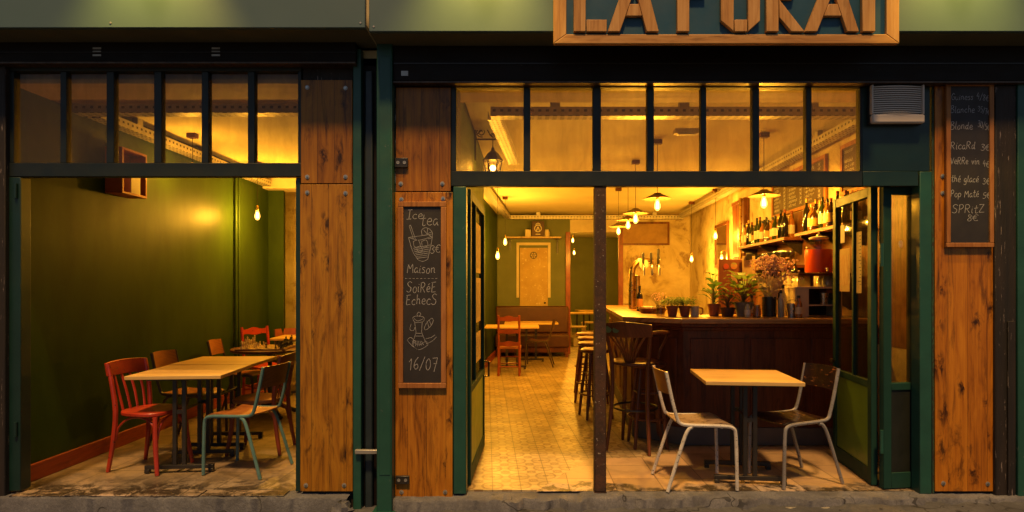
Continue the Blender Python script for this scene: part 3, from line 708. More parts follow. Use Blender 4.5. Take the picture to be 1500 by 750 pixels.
post('peeling white and black timber strip behind the green post', 575, 580, .012, .055, -.08, G(128), paint('peeling_strip', (.03,.022,.02), (.012,.009,.008), .8, 4, .8, 0, (.38,.33,.32), .56, (6,6,.8), bscale=20), 'timber_strip', .002)
post('dark downpipe in the gap between the green posts', 534, 546, .03, .056, -.14, G(100), paint('downpipe', (.02,.034,.042), (.012,.02,.026), .45), 'downpipe', .01, 'pipe')
bk = MB().box(F(522), F(558), -.04, -.012, G(663), G(657)); tag(bk.build('door_bar', GALV, None, .003), 'small grey metal bar across the gap between green posts', 'bar')
post('green jamb of the bar entrance beside the pine panel', 664, 683, .008, .10, .002, G(273), GREEN2, 'door_jamb')
post('green jamb of the bar entrance beside the folded doors', 1347.5, 1365, .008, .10, .002, G(251), GREEN2, 'door_jamb')
post('rough flaking green timber between jamb and pine panel', 1365.3, 1369.5, .012, .10, .002, G(126), paint('flaking_green', (.03,.10,.05), (.012,.03,.02), .8, 8, .9, 0, (.02,.015,.012), .55, (4,4,1), bscale=24), 'timber_strip', .003)
post('blackened flaking timber post beside the drinks price board panel', 1458, 1489, -.02, .033, -.06, G(126), OLDW, 'timber_post', .008)
post('thin cracked timber strip on the blackened post', 1477, 1487, -.034, -.0215, -.05, G(470), OLDW, 'timber_strip', .003)
post('green post at the far street corner past the blackened timber', 1491, 1506, -.03, .033, -.06, G(72), GREEN2)
# rusty column
rc = thing('rusty_column', 'slim rusty steel column in the middle of the bar entrance', 'column', (PX(878.5,4.16), .06, 0))
MB().box(-.040, .040, -.040, .040, .012, G(272)-.002).build('shaft', RUST, rc, .006)
MB().box(-.042, .042, -.042, .042, .0051, .0118).build('base_plate', RUST, rc)

# ---------------------------------------------------------------- folding doors
def leaf_door(name, label, x0, z0, x1, z1, zb, zt, rail, mids, gm, cat='door', mat=GREEN_D, th=.045, pan=None):
    a = Vector((x0, yz(z0), 0)); b = Vector((x1, yz(z1), 0)); dv = b-a; ln = dv.length; ang = math.atan2(dv.y, dv.x)
    t = thing(name, label, cat, (x0, yz(z0), zb), ang); H = zt-zb; h = th/2; sw = .062
    MB().box(0, sw, -h, h, 0, H).build('stile', mat, t, .004); MB().box(ln-sw, ln, -h, h, 0, H).build('stile', mat, t, .004)
    MB().box(sw+.001, ln-sw-.001, -h+.002, h-.002, H-.07, H).build('rail', mat, t, .003)
    MB().box(sw+.001, ln-sw-.001, -h+.002, h-.002, rail-.05, rail).build('rail', mat, t, .003)
    MB().box(sw+.001, ln-sw-.001, -h+.002, h-.002, 0, .11).build('rail', mat, t, .003)
    MB().box(sw-.005, ln-sw+.005, -.012, .012, .105, rail-.045).build('lower_panel', pan or mat, t)
    MB().box(sw-.005, ln-sw+.005, -.003, .003, rail-.005, H-.065).build('pane', gm, t, 0, 0)
    for f in mids: MB().box(ln*f-.014, ln*f+.014, -h+.004, h-.004, rail+.001, H-.071).build('glazing_bar', mat, t, .002)
    return t, ln
GREEN_LIT = paint('green_panel_lit', (.13,.24,.03), (.10,.19,.024), .35, 3, .1, coat=.15)  # lit copy of the door green: lamplight put into the panel colour
ld, ll = leaf_door('glass_door', 'open green glazed door leaf standing against the entrance wall', PX(685,4.27), 4.27, PX(706.5,5.32), 5.32, .012, 2.115, .69, (.36,), GLASSD, pan=GREEN_LIT)
MB().tube([(ll-.03,-.024,.62),(ll-.03,-.06,.62),(ll-.03,-.06,.75),(ll-.03,-.024,.75)], .008).build('handle', BLACK, ld)
ra, rl = leaf_door('glass_door', 'folded glazed door leaf with papers and a lit lower panel', PX(1281,4.26), 4.26, PX(1224,4.97), 4.97, .012, 2.135, .735, (.46,), GLASSD, pan=GREEN_LIT)
MB().lathe([(.012,0),(.02,.02),(.02,.03),(.001,.04)], n=12, mat=Matrix.Translation((rl-.03,.0225,.80))@Matrix.Rotation(-PI/2,4,'X')).build('handle', BRASS, ra)
rb, rbl = leaf_door('glass_door', 'narrow folded glazed door leaf next to the green jamb', PX(1291,4.20), 4.20, PX(1344,4.24), 4.24, .012, 2.135, .735, (), GLASSD, pan=paint('green_panel_shaded', (.008,.01,.007), (.012,.014,.01), .5))  # unlit lower panel: shade put into a near-black copy of the green
o = MB().lathe([(.022,0),(.022,.001),(.0001,.0012)], n=20, mat=Matrix.Translation((rbl*.52,-.0035,1.72-.012))@Matrix.Rotation(PI/2,4,'X')@Matrix.Diagonal((.8,1.25,1,1))).build('sticker', paint('sticker_orange', (.45,.18,.05), (.5,.4,.2), .5, 60), rb)
for z in (.25, 1.55):
    MB().lathe([(.012,0),(.012,.16)], (-.014, -.02, z), 10).build('hinge', GREEN2, rb)
for x in (.1, .2): pass
def stuck(name, label, cat, root, sg_, x0, x1, z0, z1, mat, prints=()):
    t = thing(name, label, cat, root.location, root.rotation_euler.z)
    MB().box(x0, x1, sg_*.0042, sg_*.0056, z0, z1).build('sheet', mat, t)
    for (a, b, c, d_, m) in prints: MB().box(a, b, sg_*.006, sg_*.0066, c, d_).build('print', m, t)
    return t
stuck('paper_poster', 'brown printed paper poster stuck inside the folded glass door', 'poster', ra, 1, rl-.30, rl-.10, 1.37, 1.71, paint('poster_paper', (.42,.32,.16), (.36,.22,.08), .8, 14, 0),
      [(rl-.275, rl-.125, 1.42, 1.66, paint('poster_print', (.34,.15,.05), (.50,.38,.2), .8, 22, 0, stretch=(3,3,.7)))])
stuck('paper_list', 'long handwritten paper list on the folded glass door', 'paper', ra, 1, .20, .29, 1.36, 1.82, paint('aged_paper', (.40,.32,.18), (.30,.22,.11), .8, 9, 0),
      [(.21, .225+.05*rnd.random(), 1.79-k*.026-.006, 1.79-k*.026, SLATE) for k in range(15)])
stuck('paper_note', 'small pale note taped on glass above the brown paper poster', 'paper', ra, 1, rl-.20, rl-.12, 1.76, 1.90, CARD)
for i, (z0_, h_, lb) in enumerate(((1.52,.40,'uppermost faded poster stuck on the open entrance door glass'), (1.12,.36,'middle poster with a dark figure on the open entrance door glass'), (.80,.24,'lowest poster stuck on the open entrance door glass'))):
    stuck('paper_poster', lb, 'poster', ld, -1, .50, .84, z0_, z0_+h_, paint('faded_poster', (.50,.36,.14), (.34,.22,.07), .8, 9, 0),
          [(.54, .80, z0_+.04, z0_+h_-.04, paint('faded_print', (.22,.13,.045), (.45,.33,.14), .8, 12, 0))])
# ---------------------------------------------------------------- handwriting
GL = {
'I': (.42,[[(0,1),(.4,1.03)],[(.2,1),(.16,0)],[(-.06,-.02),(.36,.02)]]),
'c': (.46,[[(.4,.45),(.25,.55),(.05,.35),(.08,.1),(.25,0),(.42,.08)]]),
'e': (.46,[[(.05,.27),(.36,.32),(.34,.5),(.2,.56),(.05,.38),(.07,.1),(.25,0),(.42,.08)]]),
't': (.42,[[(.2,.95),(.14,.15),(.24,0),(.38,.08)],[(-.02,.6),(.38,.65)]]),
'a': (.5,[[(.38,.5),(.2,.56),(.04,.33),(.08,.06),(.22,.04),(.36,.28),(.39,.54),(.38,.1),(.5,.02)]]),
'3': (.46,[[(.03,.88),(.2,1),(.38,.8),(.16,.55),(.4,.33),(.33,.06),(.14,0),(0,.12)]]),
'€': (.55,[[(.5,.85),(.3,.95),(.1,.7),(.08,.3),(.28,.03),(.5,.12)],[(-.06,.6),(.36,.62)],[(-.06,.4),(.33,.42)]]),
'M': (.72,[[(0,0),(.08,.95)],[(.08,.95),(.3,.42)],[(.3,.42),(.56,1)],[(.56,1),(.64,0)]]),
'i': (.24,[[(.08,.55),(.07,.1),(.18,0)],[(.12,.74),(.13,.80)]]),
's': (.42,[[(.35,.5),(.2,.57),(.06,.44),(.3,.22),(.26,.03),(.1,0),(0,.08)]]),
'o': (.5,[[(.22,.56),(.05,.35),(.1,.05),(.28,.0),(.42,.25),(.34,.5),(.2,.56)]]),
'n': (.52,[[(.03,.55),(.05,0)],[(.05,.33),(.2,.56),(.35,.45),(.36,.1),(.48,.02)]]),
'S': (.6,[[(.5,.88),(.3,1),(.08,.82),(.2,.58),(.45,.4),(.4,.1),(.2,0),(0,.12)]]),
'R': (.62,[[(.06,.98),(.05,0)],[(.0,.95),(.3,1.02),(.48,.8),(.35,.55),(.08,.5)],[(.2,.5),(.52,0)]]),
'r': (.40,[[(.03,.55),(.05,0)],[(.05,.3),(.15,.52),(.34,.53)]]),
'é': (.46,[[(.05,.27),(.36,.32),(.34,.5),(.2,.56),(.05,.38),(.07,.1),(.25,0),(.42,.08)],[(.18,.7),(.34,.88)]]),
'h': (.5,[[(.06,1),(.05,0)],[(.05,.33),(.2,.56),(.35,.45),(.36,.1),(.46,.02)]]),
'E': (.55,[[(.1,1),(.06,0)],[(0,.96),(.48,1.02)],[(.08,.5),(.4,.54)],[(.06,0),(.5,.05)]]),
'1': (.34,[[(0,.7),(.2,1)],[(.2,1),(.18,0)]]),
'6': (.46,[[(.35,1),(.1,.6),(.05,.2),(.2,0),(.38,.15),(.3,.42),(.08,.3)]]),
'/': (.42,[[(.4,1.1),(0,-.12)]]),
'0': (.48,[[(.22,1),(.04,.65),(.08,.15),(.25,0),(.42,.3),(.36,.82),(.2,1)]]),
'7': (.46,[[(0,.95),(.42,1)],[(.42,1),(.2,-.15)],[(.12,.5),(.4,.54)]]),
'G': (.62,[[(.52,.85),(.3,1),(.08,.7),(.1,.2),(.32,0),(.52,.2),(.52,.45)],[(.3,.45),(.6,.47)]]),
'u': (.52,[[(.03,.55),(.06,.1),(.22,.0),(.36,.2),(.38,.55)],[(.38,.5),(.38,.1),(.5,.02)]]),
'4': (.5,[[(.25,1),(.02,.4)],[(.02,.4),(.45,.42)],[(.34,.7),(.3,-.05)]]),
'8': (.46,[[(.36,.85),(.2,1),(.06,.8),(.3,.5),(.38,.2),(.2,0),(.04,.2),(.2,.5),(.38,.85)]]),
'B': (.58,[[(.08,1),(.05,0)],[(0,.96),(.3,1.02),(.42,.8),(.1,.55)],[(.1,.55),(.45,.45),(.45,.1),(.2,-.02),(0,.02)]]),
'l': (.24,[[(.1,1),(.06,.12),(.2,0)]]),
'5': (.46,[[(.4,1),(.1,.96)],[(.1,.96),(.06,.55)],[(.06,.55),(.3,.58),(.4,.3),(.25,.02),(.0,.06)]]),
'd': (.52,[[(.36,.5),(.18,.54),(.04,.3),(.1,.03),(.28,.1),(.38,.4)],[(.42,1),(.38,.1),(.5,.02)]]),
'v': (.46,[[(.02,.55),(.18,0)],[(.18,0),(.4,.58)]]),
'V': (.56,[[(0,1),(.22,0)],[(.22,0),(.54,1.03)]]),
'g': (.5,[[(.38,.5),(.2,.56),(.04,.33),(.1,.06),(.28,.1),(.38,.5)],[(.38,.5),(.36,-.2),(.18,-.38),(.0,-.25)]]),
'p': (.5,[[(.06,.55),(.03,-.38)],[(.05,.4),(.24,.56),(.42,.35),(.3,.04),(.06,.1)]]),
'P': (.56,[[(.08,1),(.05,0)],[(0,.96),(.32,1.02),(.46,.78),(.3,.52),(.08,.48)]]),
'T': (.5,[[(0,1),(.5,1.02)],[(.25,1),(.22,0)]]),
'Z': (.56,[[(0,.96),(.48,1)],[(.48,1),(.02,.02)],[(.02,.02),(.58,.04)]]),
'b': (.5,[[(.08,1),(.05,.03)],[(.05,.3),(.24,.54),(.40,.3),(.25,0),(.06,.06)]]),
'm': (.7,[[(.03,.55),(.05,0)],[(.05,.33),(.2,.56),(.3,.4),(.3,0)],[(.3,.33),(.46,.56),(.58,.4),(.6,.02)]]),
' ': (.4,[]), }
def crom(pts, k=5):
    if len(pts) < 3: return pts
    q = []
    for i in range(len(pts)-1):
        p0 = pts[max(i-1,0)]; p1 = pts[i]; p2 = pts[i+1]; p3 = pts[min(i+2,len(pts)-1)]
        for j in range(k):
            t = j/k
            q.append(tuple(.5*((2*p1[a])+(-p0[a]+p2[a])*t+(2*p0[a]-5*p1[a]+4*p2[a]-p3[a])*t*t+(-p0[a]+3*p1[a]-3*p2[a]+p3[a])*t**3) for a in (0,1)))
    return q+[pts[-1]]
def ribbon(m, pts, wd, y, wob=.18):
    pts = crom(pts); n = len(pts); vs = []; fs = []
    for i in range(n):
        a = pts[max(i-1,0)]; b = pts[min(i+1,n-1)]; dx, dz = b[0]-a[0], b[1]-a[1]; l = math.hypot(dx, dz) or 1
        h = wd*.5*(1+wob*rnd.uniform(-1,1)); vs += [(pts[i][0]-dz/l*h, y, pts[i][1]+dx/l*h), (pts[i][0]+dz/l*h, y, pts[i][1]-dx/l*h)]
    for i in range(n-1): fs.append((2*i, 2*i+1, 2*i+3, 2*i+2))
    m.add(vs, fs)
def write(m, text, x, z, width, cap, y, wd=.003, rise=0, slant=.08):
    adv = sum(GL[c][0] for c in text)+.06*len(text)
    sx = width/adv; cur = 0
    for c in text:
        w_, strokes = GL[c]; jz = rnd.uniform(-.05,.05); js = rnd.uniform(.93,1.07)
        for st_ in strokes:
            ribbon(m, [(x+(cur+(px+pz*slant)*js)*sx, z+(pz*js+jz)*cap+rise*cur*sx) for px, pz in st_], wd, y)
        cur += w_+.06
def board(name, label, px0, px1, py0, py1, fwpx, ysurf, slate, fmat):
    x0, x1 = F(px0), F(px1); t = thing(name, label, 'chalkboard', ((x0+x1)/2, ysurf, G(py1))); h = (x1-x0)/2; H = G(py0)-G(py1); fw = fwpx*CAM_D/FPX
    MB().box(-h+fw*.6, h-fw*.6, -.014, -.002, fw*.6, H-fw*.6).build('slate', slate, t)
    for a in ((-h, h, 0, fw), (-h, h, H-fw, H)): MB().box(a[0], a[1], -.024, 0, a[2], a[3]).build('frame_rail', fmat, t, .003)
    for s in (-1, 1): MB().box(s*h, s*(h-fw), -.0237, 0, fw+.0005, H-fw-.0005).build('frame_rail', fmat, t, .003)
    return t
cb = board('chalkboard', 'tall chalkboard with a drawn iced tea glass and date', 584, 654, 296, 568, 7.5, -.0005, SLATE, FRAMEW)
bx = lambda p: F(p)-cb.location.x
bz = lambda p: G(p)-cb.location.z
k = CAM_D/FPX
tx = MB()
write(tx, 'Ice', bx(597), bz(321), 24*k, 13*k, -.0146, .0034, .05); write(tx, 'tea', bx(617), bz(331), 27*k, 17*k, -.0146, .0034, .08)
write(tx, '3€', bx(631), bz(371), 15*k, 12*k, -.0146, .0034)
write(tx, 'Maison', bx(597), bz(400), 42*k, 13*k, -.0146, .0034)
for i in range(9): ribbon(tx, [(bx(594+i*5.5), bz(408)), (bx(597+i*5.5), bz(408))], .0025, -.0146)
write(tx, 'SoiRéE', bx(596), bz(428), 44*k, 15*k, -.0146, .0034); write(tx, 'EchecS', bx(595), bz(446), 46*k, 15*k, -.0146, .0034)
write(tx, '16/07', bx(599), bz(541), 43*k, 18*k, -.0146, .0032)
tx.build('lettering', CHALK, cb, 0, 0)
dr = MB(); q = lambda x, y: (bx(x), bz(y))
for st_ in ([q(599,348),(q(605,368)),q(613,381)], [q(634,346),q(631,364),q(627,380)], [q(613,381),q(620,383),q(627,380)], [q(599,348),q(615,346),q(634,343)], [q(599,348),q(615,352),q(634,346)],
            [q(600,331),q(606,350)], [q(602,330),q(609,350)], [q(600,331),q(602,330)], [q(619,345),q(618,338),q(623,334),q(630,336),q(634,342),q(632,349),q(627,350)], [q(626,343),q(621,337)], [q(626,343),q(627,335)], [q(626,343),q(633,340)], [q(626,343),q(633,347)],
            [q(606,354),q(613,352),q(616,360),q(608,362),q(606,354)], [q(618,354),q(625,352),q(627,360),q(620,362),q(618,354)], [q(611,362),q(617,361),q(619,368),q(613,369),q(611,362)]):
    ribbon(dr, st_, .0026, -.0146)
for i in range(7): ribbon(dr, [q(606+i*.9,364+i*2.4), q(631-i*.5,359+i*2.9)], .0028, -.0146)
dr.build('drink_drawing', CHALK, cb, 0, 0)
dr = MB()
for st_ in ([q(611,461),q(614,457),q(617,460),q(614,463),q(611,461)], [q(605,466),q(609,463),q(620,464),q(622,467)], [q(605,466),q(609,472),q(620,471),q(622,467)], [q(608,472),q(610,486)], [q(619,471),q(618,486)],
            [q(610,486),q(607,496),q(604,505)], [q(618,486),q(622,496),q(626,504)], [q(604,505),q(614,512),q(627,505),q(624,500),q(614,505),q(604,499)], [q(603,474),q(601,482),q(606,484),q(609,478)],
            [q(622,480),q(626,472),q(633,466),q(635,470),q(631,478),q(624,483),q(622,480)], [q(597,498),q(604,506),q(613,512)], [q(597,498),q(602,494),q(609,500)], [q(624,496),q(632,494),q(638,490)], [q(626,503),q(634,499),q(640,493)],
            [q(609,488),q(619,488)], [q(608,492),q(620,492)], [q(626,470),q(629,480)], [q(629,468),q(632,476)], [q(607,466),q(612,470),q(620,467)]):
    ribbon(dr, st_, .0024, -.0146)
for i in range(6): ribbon(dr, [q(607+i*2.2,498+i*.3), q(606+i*3,507-abs(i-2)*.6)], .0022, -.0146)
dr.build('chess_drawing', CHALK, cb, 0, 0)

cb2 = board('chalkboard', 'tall chalkboard price list of drinks in a wooden frame', 1383, 1452.5, 121, 362.5, 6.5, -.0005, SLATE, FRAMEW)
bx = lambda p: F(p)-cb2.location.x
bz = lambda p: G(p)-cb2.location.z
tx = MB()
for row in (('Guiness',1391,147,33,9,'4/8€',1428,146,19,9,-.25), ('Blanche',1390,166,36,10,'35/7€',1430,164,18,8,-.35), ('Blonde',1390,190,33,11,'30/5€',1430,187,18,9,-.35), ('RicaRd',1390,219,37,11,'3€',1434,221,14,9,0),
            ('VeRRe vin',1390,241,43,10,'4€',1437,244,10,9,-.4), ('thé glacé',1391,267,41,10,'3€',1437,270,11,9,-.2), ('Pop Maté',1390,289,42,10,'5€',1437,291,12,9,0), ('SPRitZ',1392,312,48,12,'8€',1414,324,17,9,0)):
    a, x, y, wd, cp, b_, x2, y2, w2, c2, r2 = row
    write(tx, a, bx(x), bz(y), wd*k, cp*k, -.0146, .0030); write(tx, b_, bx(x2), bz(y2), w2*k, c2*k, -.0146, .0026, r2)
tx.build('lettering', CHALK, cb2, 0, 0)

# ---------------------------------------------------------------- furniture
def school_chair(label, loc, rz, seatm, backm, tubem, group=None):
    """bent tube chair facing +X"""
    t = thing('school_chair', label, 'chair', loc, rz, group); r = .0125
    for s in (-1, 1):
        yb, yf = .165*s, .19*s
        MB().tube([(-.265,yb,.825),(-.225,yb,.64),(-.19,yb,.51),(-.165,yb*1.02,.468),(-.10,yb*1.05,.455),(.10,yf*.98,.450),(.165,yf,.446)], r, 8, smooth=4).build('side_rail', tubem, t)
        MB().tube([(.1651,yf,.446),(.20,yf,.432),(.215,yf,.39),(.222,yf,.20),(.225,yf,.006)], r, 8, smooth=4).build('leg', tubem, t)
        MB().tube([(-.085,yb*1.06,.440),(-.115,yb*1.10,.425),(-.155,yb*1.14,.34),(-.265,yb*1.22,.006)], r, 8, smooth=4).build('leg', tubem, t)
    m = MB(); vs = []; fs = []; nx, ny = 8, 8
    for lay in (0, -.010):
        for i in range(nx+1):
            u = i/nx; x = -.175+.385*u; hw = .150+.035*u-.02*max(0,u-.85)/.15
            for j in range(ny+1):
                v_ = j/ny*2-1
                vs.append((x, hw*v_, .466+lay+.006*v_*v_-.012*math.sin(PI*min(1,u*1.15))-.022*max(0,(u-.8)/.2)**2))
    n1 = (nx+1)*(ny+1)
    for i in range(nx):
        for j in range(ny):
            a = i*(ny+1)+j; fs.append((a, a+ny+1, a+ny+2, a+1)); fs.append((n1+a, n1+a+1, n1+a+ny+2, n1+a+ny+1))
    for i in range(nx):
        for j in (0, ny):
            a = i*(ny+1)+j; b = a+ny+1; fs.append((a, n1+a, n1+b, b) if j else (a, b, n1+b, n1+a))
    for j in range(ny):
        for i in (0, nx):
            a = i*(ny+1)+j; fs.append((a, a+1, n1+a+1, n1+a) if i == 0 else (a, n1+a, n1+a+1, a+1))
    m.add(vs, fs); m.build('seat', seatm, t, 0, 50)
    m = MB(); vs = []; fs = []; n = 10
    for lay in (0, -.009):
        for j in range(n+1):
            v_ = j/n*2-1; bow = -.035*(1-v_*v_)
            for z in (.665, .825): vs.append((-.2255-.22*(z-.66)+bow+lay+.004, .158*v_, z+(.004*(1-v_*v_) if z > .7 else 0)))
    q = 2*(n+1)
    for j in range(n):
        a = 2*j; fs += [(a, a+2, a+3, a+1), (q+a, q+a+1, q+a+3, q+a+2), (a+1, a+3, q+a+3, q+a+1), (a, q+a, q+a+2, a+2)]
    fs += [(0,1,q+1,q), (2*n,q+2*n,q+2*n+1,2*n+1)]
    m.add(vs, fs); m.build('backrest', backm, t, 0, 50)
    MB().tube([(.12,-.185,.438),(.12,.185,.438)], .009).build('cross_tube', tubem, t)
    MB().tube([(-.09,-.17,.440),(-.09,.17,.440)], .009).build('cross_tube', tubem, t)
    return t
def bistro_chair(label, loc, rz, m_, seatm=None, slats=4, curved=False, group=None):
    t = thing('bistro_chair', label, 'chair', loc, rz, group); seatm = seatm or m_
    pl = []
    for i in range(28):
        a = 2*PI*i/28; cx, sy = math.cos(a), math.sin(a)
        pl.append((.20*math.copysign(abs(cx)**.75, cx), (.195+.012*cx)*math.copysign(abs(sy)**.7, sy)))
    MB().prism(pl, .435, .465, 'z').build('seat', seatm, t, .007, 50)
    for s in (-1, 1):
        MB().tube([(.16,.15*s,.434),(.172,.158*s,.22),(.205,.178*s,.003)], [.017,.019,.014], 9, smooth=5).build('leg', m_, t)
        MB().tube([(-.24,.175*s,.003),(-.205,.165*s,.22),(-.185,.162*s,.45),(-.205,.170*s,.65),(-.245,.172*s,.83)], [.015,.018,.019,.017,.015], 9, smooth=5).build('leg', m_, t)
        MB().tube([(.168,.150*s,.22),(.15,.145*s,.34),(.09,.145*s,.405),(0,.15*s,.424),(-.09,.15*s,.405),(-.165,.152*s,.34),(-.192,.152*s,.24)], .0085, 7, smooth=4).build('brace', m_, t)
    MB().tube([(.170,-.145,.24),(.165,-.10,.37),(.165,0,.42),(.165,.10,.37),(.170,.145,.24)], .0085, 7, smooth=4).build('brace', m_, t)
    vs = []; fs = []; n = 10; m = MB()
    for lay in (.011, -.011):
        for j in range(n+1):
            v_ = j/n*2-1
            for z in (.735, .835): vs.append((-.228-.2*(z-.735)-.03*(1-v_*v_)+lay, .192*v_, z+(.012*(1-v_*v_) if z > .8 else 0)))
    q = 2*(n+1)
    for j in range(n):
        a = 2*j; fs += [(a, a+2, a+3, a+1), (q+a, q+a+1, q+a+3, q+a+2), (a+1, a+3, q+a+3, q+a+1), (a, q+a, q+a+2, a+2)]
    fs += [(0,1,q+1,q), (2*n,q+2*n,q+2*n+1,2*n+1)]
    m.add(vs, fs); m.build('top_rail', m_, t, .004, 50)
    for i in range(slats):
        y = (i-(slats-1)/2)*.30/slats; b0 = -.175; bo = -.03*(1-(y/.19)**2)
        m = MB(); m.tube([(b0,y*.9,.46),(-.195+bo*.5,y,.60),(-.232+bo,y,.745)], .011, 8, smooth=4, flat=.7); m.build('slat', m_, t)
    return t
def trestle_table(label, loc, rz, lx, ly, ht=.755, sep=.38, seam=0, group=None):
    """top lx by ly; the two foot bars run along X at y = -sep/2, sep/2"""
    t = thing('cafe_table', label, 'table', loc, rz, group)
    MB().box(-lx/2, lx/2, -ly/2, ly/2, ht-.028, ht).build('table_top', TOPW, t, .003)
    MB().box(-lx/2+.12, lx/2-.12, -ly/2+.08, ly/2-.08, ht-.046, ht-.0285).build('mounting_plate', BLACK, t)
    for s in (-1, 1):
        y = s*sep/2; b = MB(); b.box(-.25, .25, y-.016, y+.016, .032, .062); b.build('foot_bar', BLACK, t, .002)
        for e in (-1, 1): MB().box(e*.25-e*.0, e*.215, y-.020, y+.020, 0.005, .0315).build('foot', BLACK, t, .002)
        for e in (-1, 1): MB().box(e*.034-.015, e*.034+.015, y-.013, y+.013, .0625, ht-.0465).build('leg', BLACK, t, .002)
        for z in (.45,): MB().box(-.0185, .0185, y-.010, y+.010, z, z+.03).build('leg_bridge', BLACK, t)
    MB().tube([(0,-sep/2+.012,.465),(0,sep/2-.012,.465)], .011).build('cross_tube', BLACK, t)
    return t
# --- by the folded doors
trestle_table('small square cafe table between two white framed chairs', (1.655, .40, 0), math.radians(-6), .67, .64, .757, .37)
school_chair('chipped white tube chair with a pale plywood seat', (1.255, .24, .005), math.radians(2.5), paint('worn_ply', (.36,.26,.17), (.20,.12,.07), .45, 5, .1, 0, (.10,.06,.035), .62), PLY, WHITE_T)
school_chair('grey white tube chair with worn nearly black seat', (1.985, .325, .005), math.radians(196), WORNSEAT, WORNSEAT, GREY_T)
# --- the green room
trestle_table('pale wooden table standing closest to the green room step', (-2.635, .70, 0), math.radians(5), .69, .64, .755, .42)
trestle_table('pale wooden table joined on behind the front table', (-2.68, 1.33, 0), math.radians(2), .70, .60, .757, .40)
bistro_chair('bright red slatted bistro chair against the green wall', (-2.90, .62, 0), math.radians(-12), REDC)
school_chair('teal tube chair with a brown plywood seat', (-2.14, .56, 0), math.radians(168), PLY, PLY, TEAL_T)
bistro_chair('orange brown slatted chair tucked behind the teal chair', (-2.28, 1.12, 0), math.radians(181), REDW, PLY, 5)
school_chair('dark framed plywood chair behind the bright red chair', (-3.04, 1.42, 0), math.radians(-4), PLY, PLY, DKTUBE)
school_chair('dark framed plywood chair beside the chess table edge', (-3.17, 2.62, 0), math.radians(4), PLY, PLY, DKTUBE)
school_chair('small plywood chair at the far table by yellow wall', (-3.20, yz(8.28), 0), math.radians(-60), PLY, REDW, DKTUBE)
def frame_chair(label, loc, rz, m_, h=.90, slats=2):
    t = thing('wooden_chair', label, 'chair', loc, rz)
    MB().box(-.19, .20, -.19, .19, .43, .462).build('seat', PLY if m_ is REDW else m_, t, .006)
    for s in (-1, 1):
        MB().tube([(.17,.165*s,.43),(.175,.168*s,.003)], .017, 8).build('leg', m_, t)
        MB().tube([(-.20,.165*s,.003),(-.18,.165*s,.45),(-.24,.165*s,h)], .018, 8, smooth=4).build('leg', m_, t)
        MB().tube([(.172,.166*s,.20),(-.19,.166*s,.22)], .010, 7).build('rung', m_, t)
    for e, z in ((.173,.16),(.173,.27),(-.193,.15)): MB().tube([(e,-.163,z),(e,.163,z)], .010, 7).build('rung', m_, t)
    for i in range(slats):
        z1 = h-.02-i*.20; vs = []; fs = []; m = MB(); n = 12
        for lay in (.009, -.009):
            for j in range(n+1):
                v_ = j/n*2-1; wv = .012*math.cos(v_*PI*1.5)
                for zz_ in (z1-.075-wv*.6, z1+wv): vs.append((-.18-.06*max(0,(zz_-.45)/(h-.45))-.018*(1-v_*v_)+lay, .163*v_, zz_))
        q_ = 2*(n+1)
        for j in range(n):
            a = 2*j; fs += [(a, a+2, a+3, a+1), (q_+a, q_+a+1, q_+a+3, q_+a+2), (a+1, a+3, q_+a+3, q_+a+1), (a, q_+a, q_+a+2, a+2)]
        m.add(vs, fs); m.build('back_slat', m_, t, 0, 50)
    return t
frame_chair('red chair with an open back behind the chess table', (PX(384,7.4)+.03, yz(7.4), 0), math.radians(-38), REDC, .92, 1)
trestle_table('pale table at the rear of the green room', (-2.80, 3.95, 0), math.radians(3), .95, .6)
# chess table
ct = thing('chess_table', 'round black pedestal table with a chess board', 'table', (-2.78, 2.52, 0))
MB().lathe([(.001,.715),(.385,.715),(.40,.725),(.40,.742),(.392,.748),(.001,.748)], n=40).build('table_top', DARKW, ct)
MB().lathe([(.05,.714),(.035,.66),(.022,.58),(.026,.40),(.022,.2),(.045,.12),(.05,.07),(.001,.06)], n=16).build('pedestal', BLACK, ct)
for i in range(4):
    a = PI/4+i*PI/2; c_, s_ = math.cos(a), math.sin(a)
    MB().tube([(.03*c_,.03*s_,.13),(.12*c_,.12*s_,.10),(.22*c_,.22*s_,.05),(.29*c_,.29*s_,.018)], [.022,.02,.018,.02], 8, smooth=4, flat=1.2).build('leg', BLACK, ct)
def checker():
    m, t, b, o = nodes('chess_squares'); v = coords(t, (1/.045,1/.045,1)); c_ = N(t, 'TexChecker'); c_.inputs['Scale'].default_value = 1
    c_.inputs[1].default_value = (.45,.30,.13,1); c_.inputs[2].default_value = (.05,.02,.008,1); L(t, v, c_.inputs[0]); L(t, c_.outputs[0], b.inputs[0]); b.inputs['Roughness'].default_value = .4; return m
bd = thing('chess_board', 'wooden chess board set up on the round black table', 'chess board', (-2.78, 2.46, .749), math.radians(90+6)); bd.scale = (1.28,1.28,1)
MB().box(-.20, .20, -.20, .20, 0, .014).build('border', CHAIRW, bd, .002)
MB().box(-.18, .18, -.18, .18, .0145, .016).build('squares', checker(), bd)
WP = paint('boxwood', (.60,.46,.24), (.50,.36,.17), .4, 20, 0); BP = paint('ebony', (.02,.012,.008), (.035,.02,.012), .35, 20, 0)
prof = {'pawn': [(.013,0),(.014,.004),(.008,.012),(.005,.026),(.009,.029),(.005,.032)], 'piece': [(.016,0),(.017,.006),(.009,.018),(.007,.045),(.012,.050),(.007,.054),(.011,.068),(.008,.074),(.003,.078)]}
Mb = Matrix.Translation(bd.location) @ Matrix.Rotation(bd.rotation_euler.z, 4, 'Z') @ Matrix.Diagonal((1.28,1.28,1,1))
first = {}
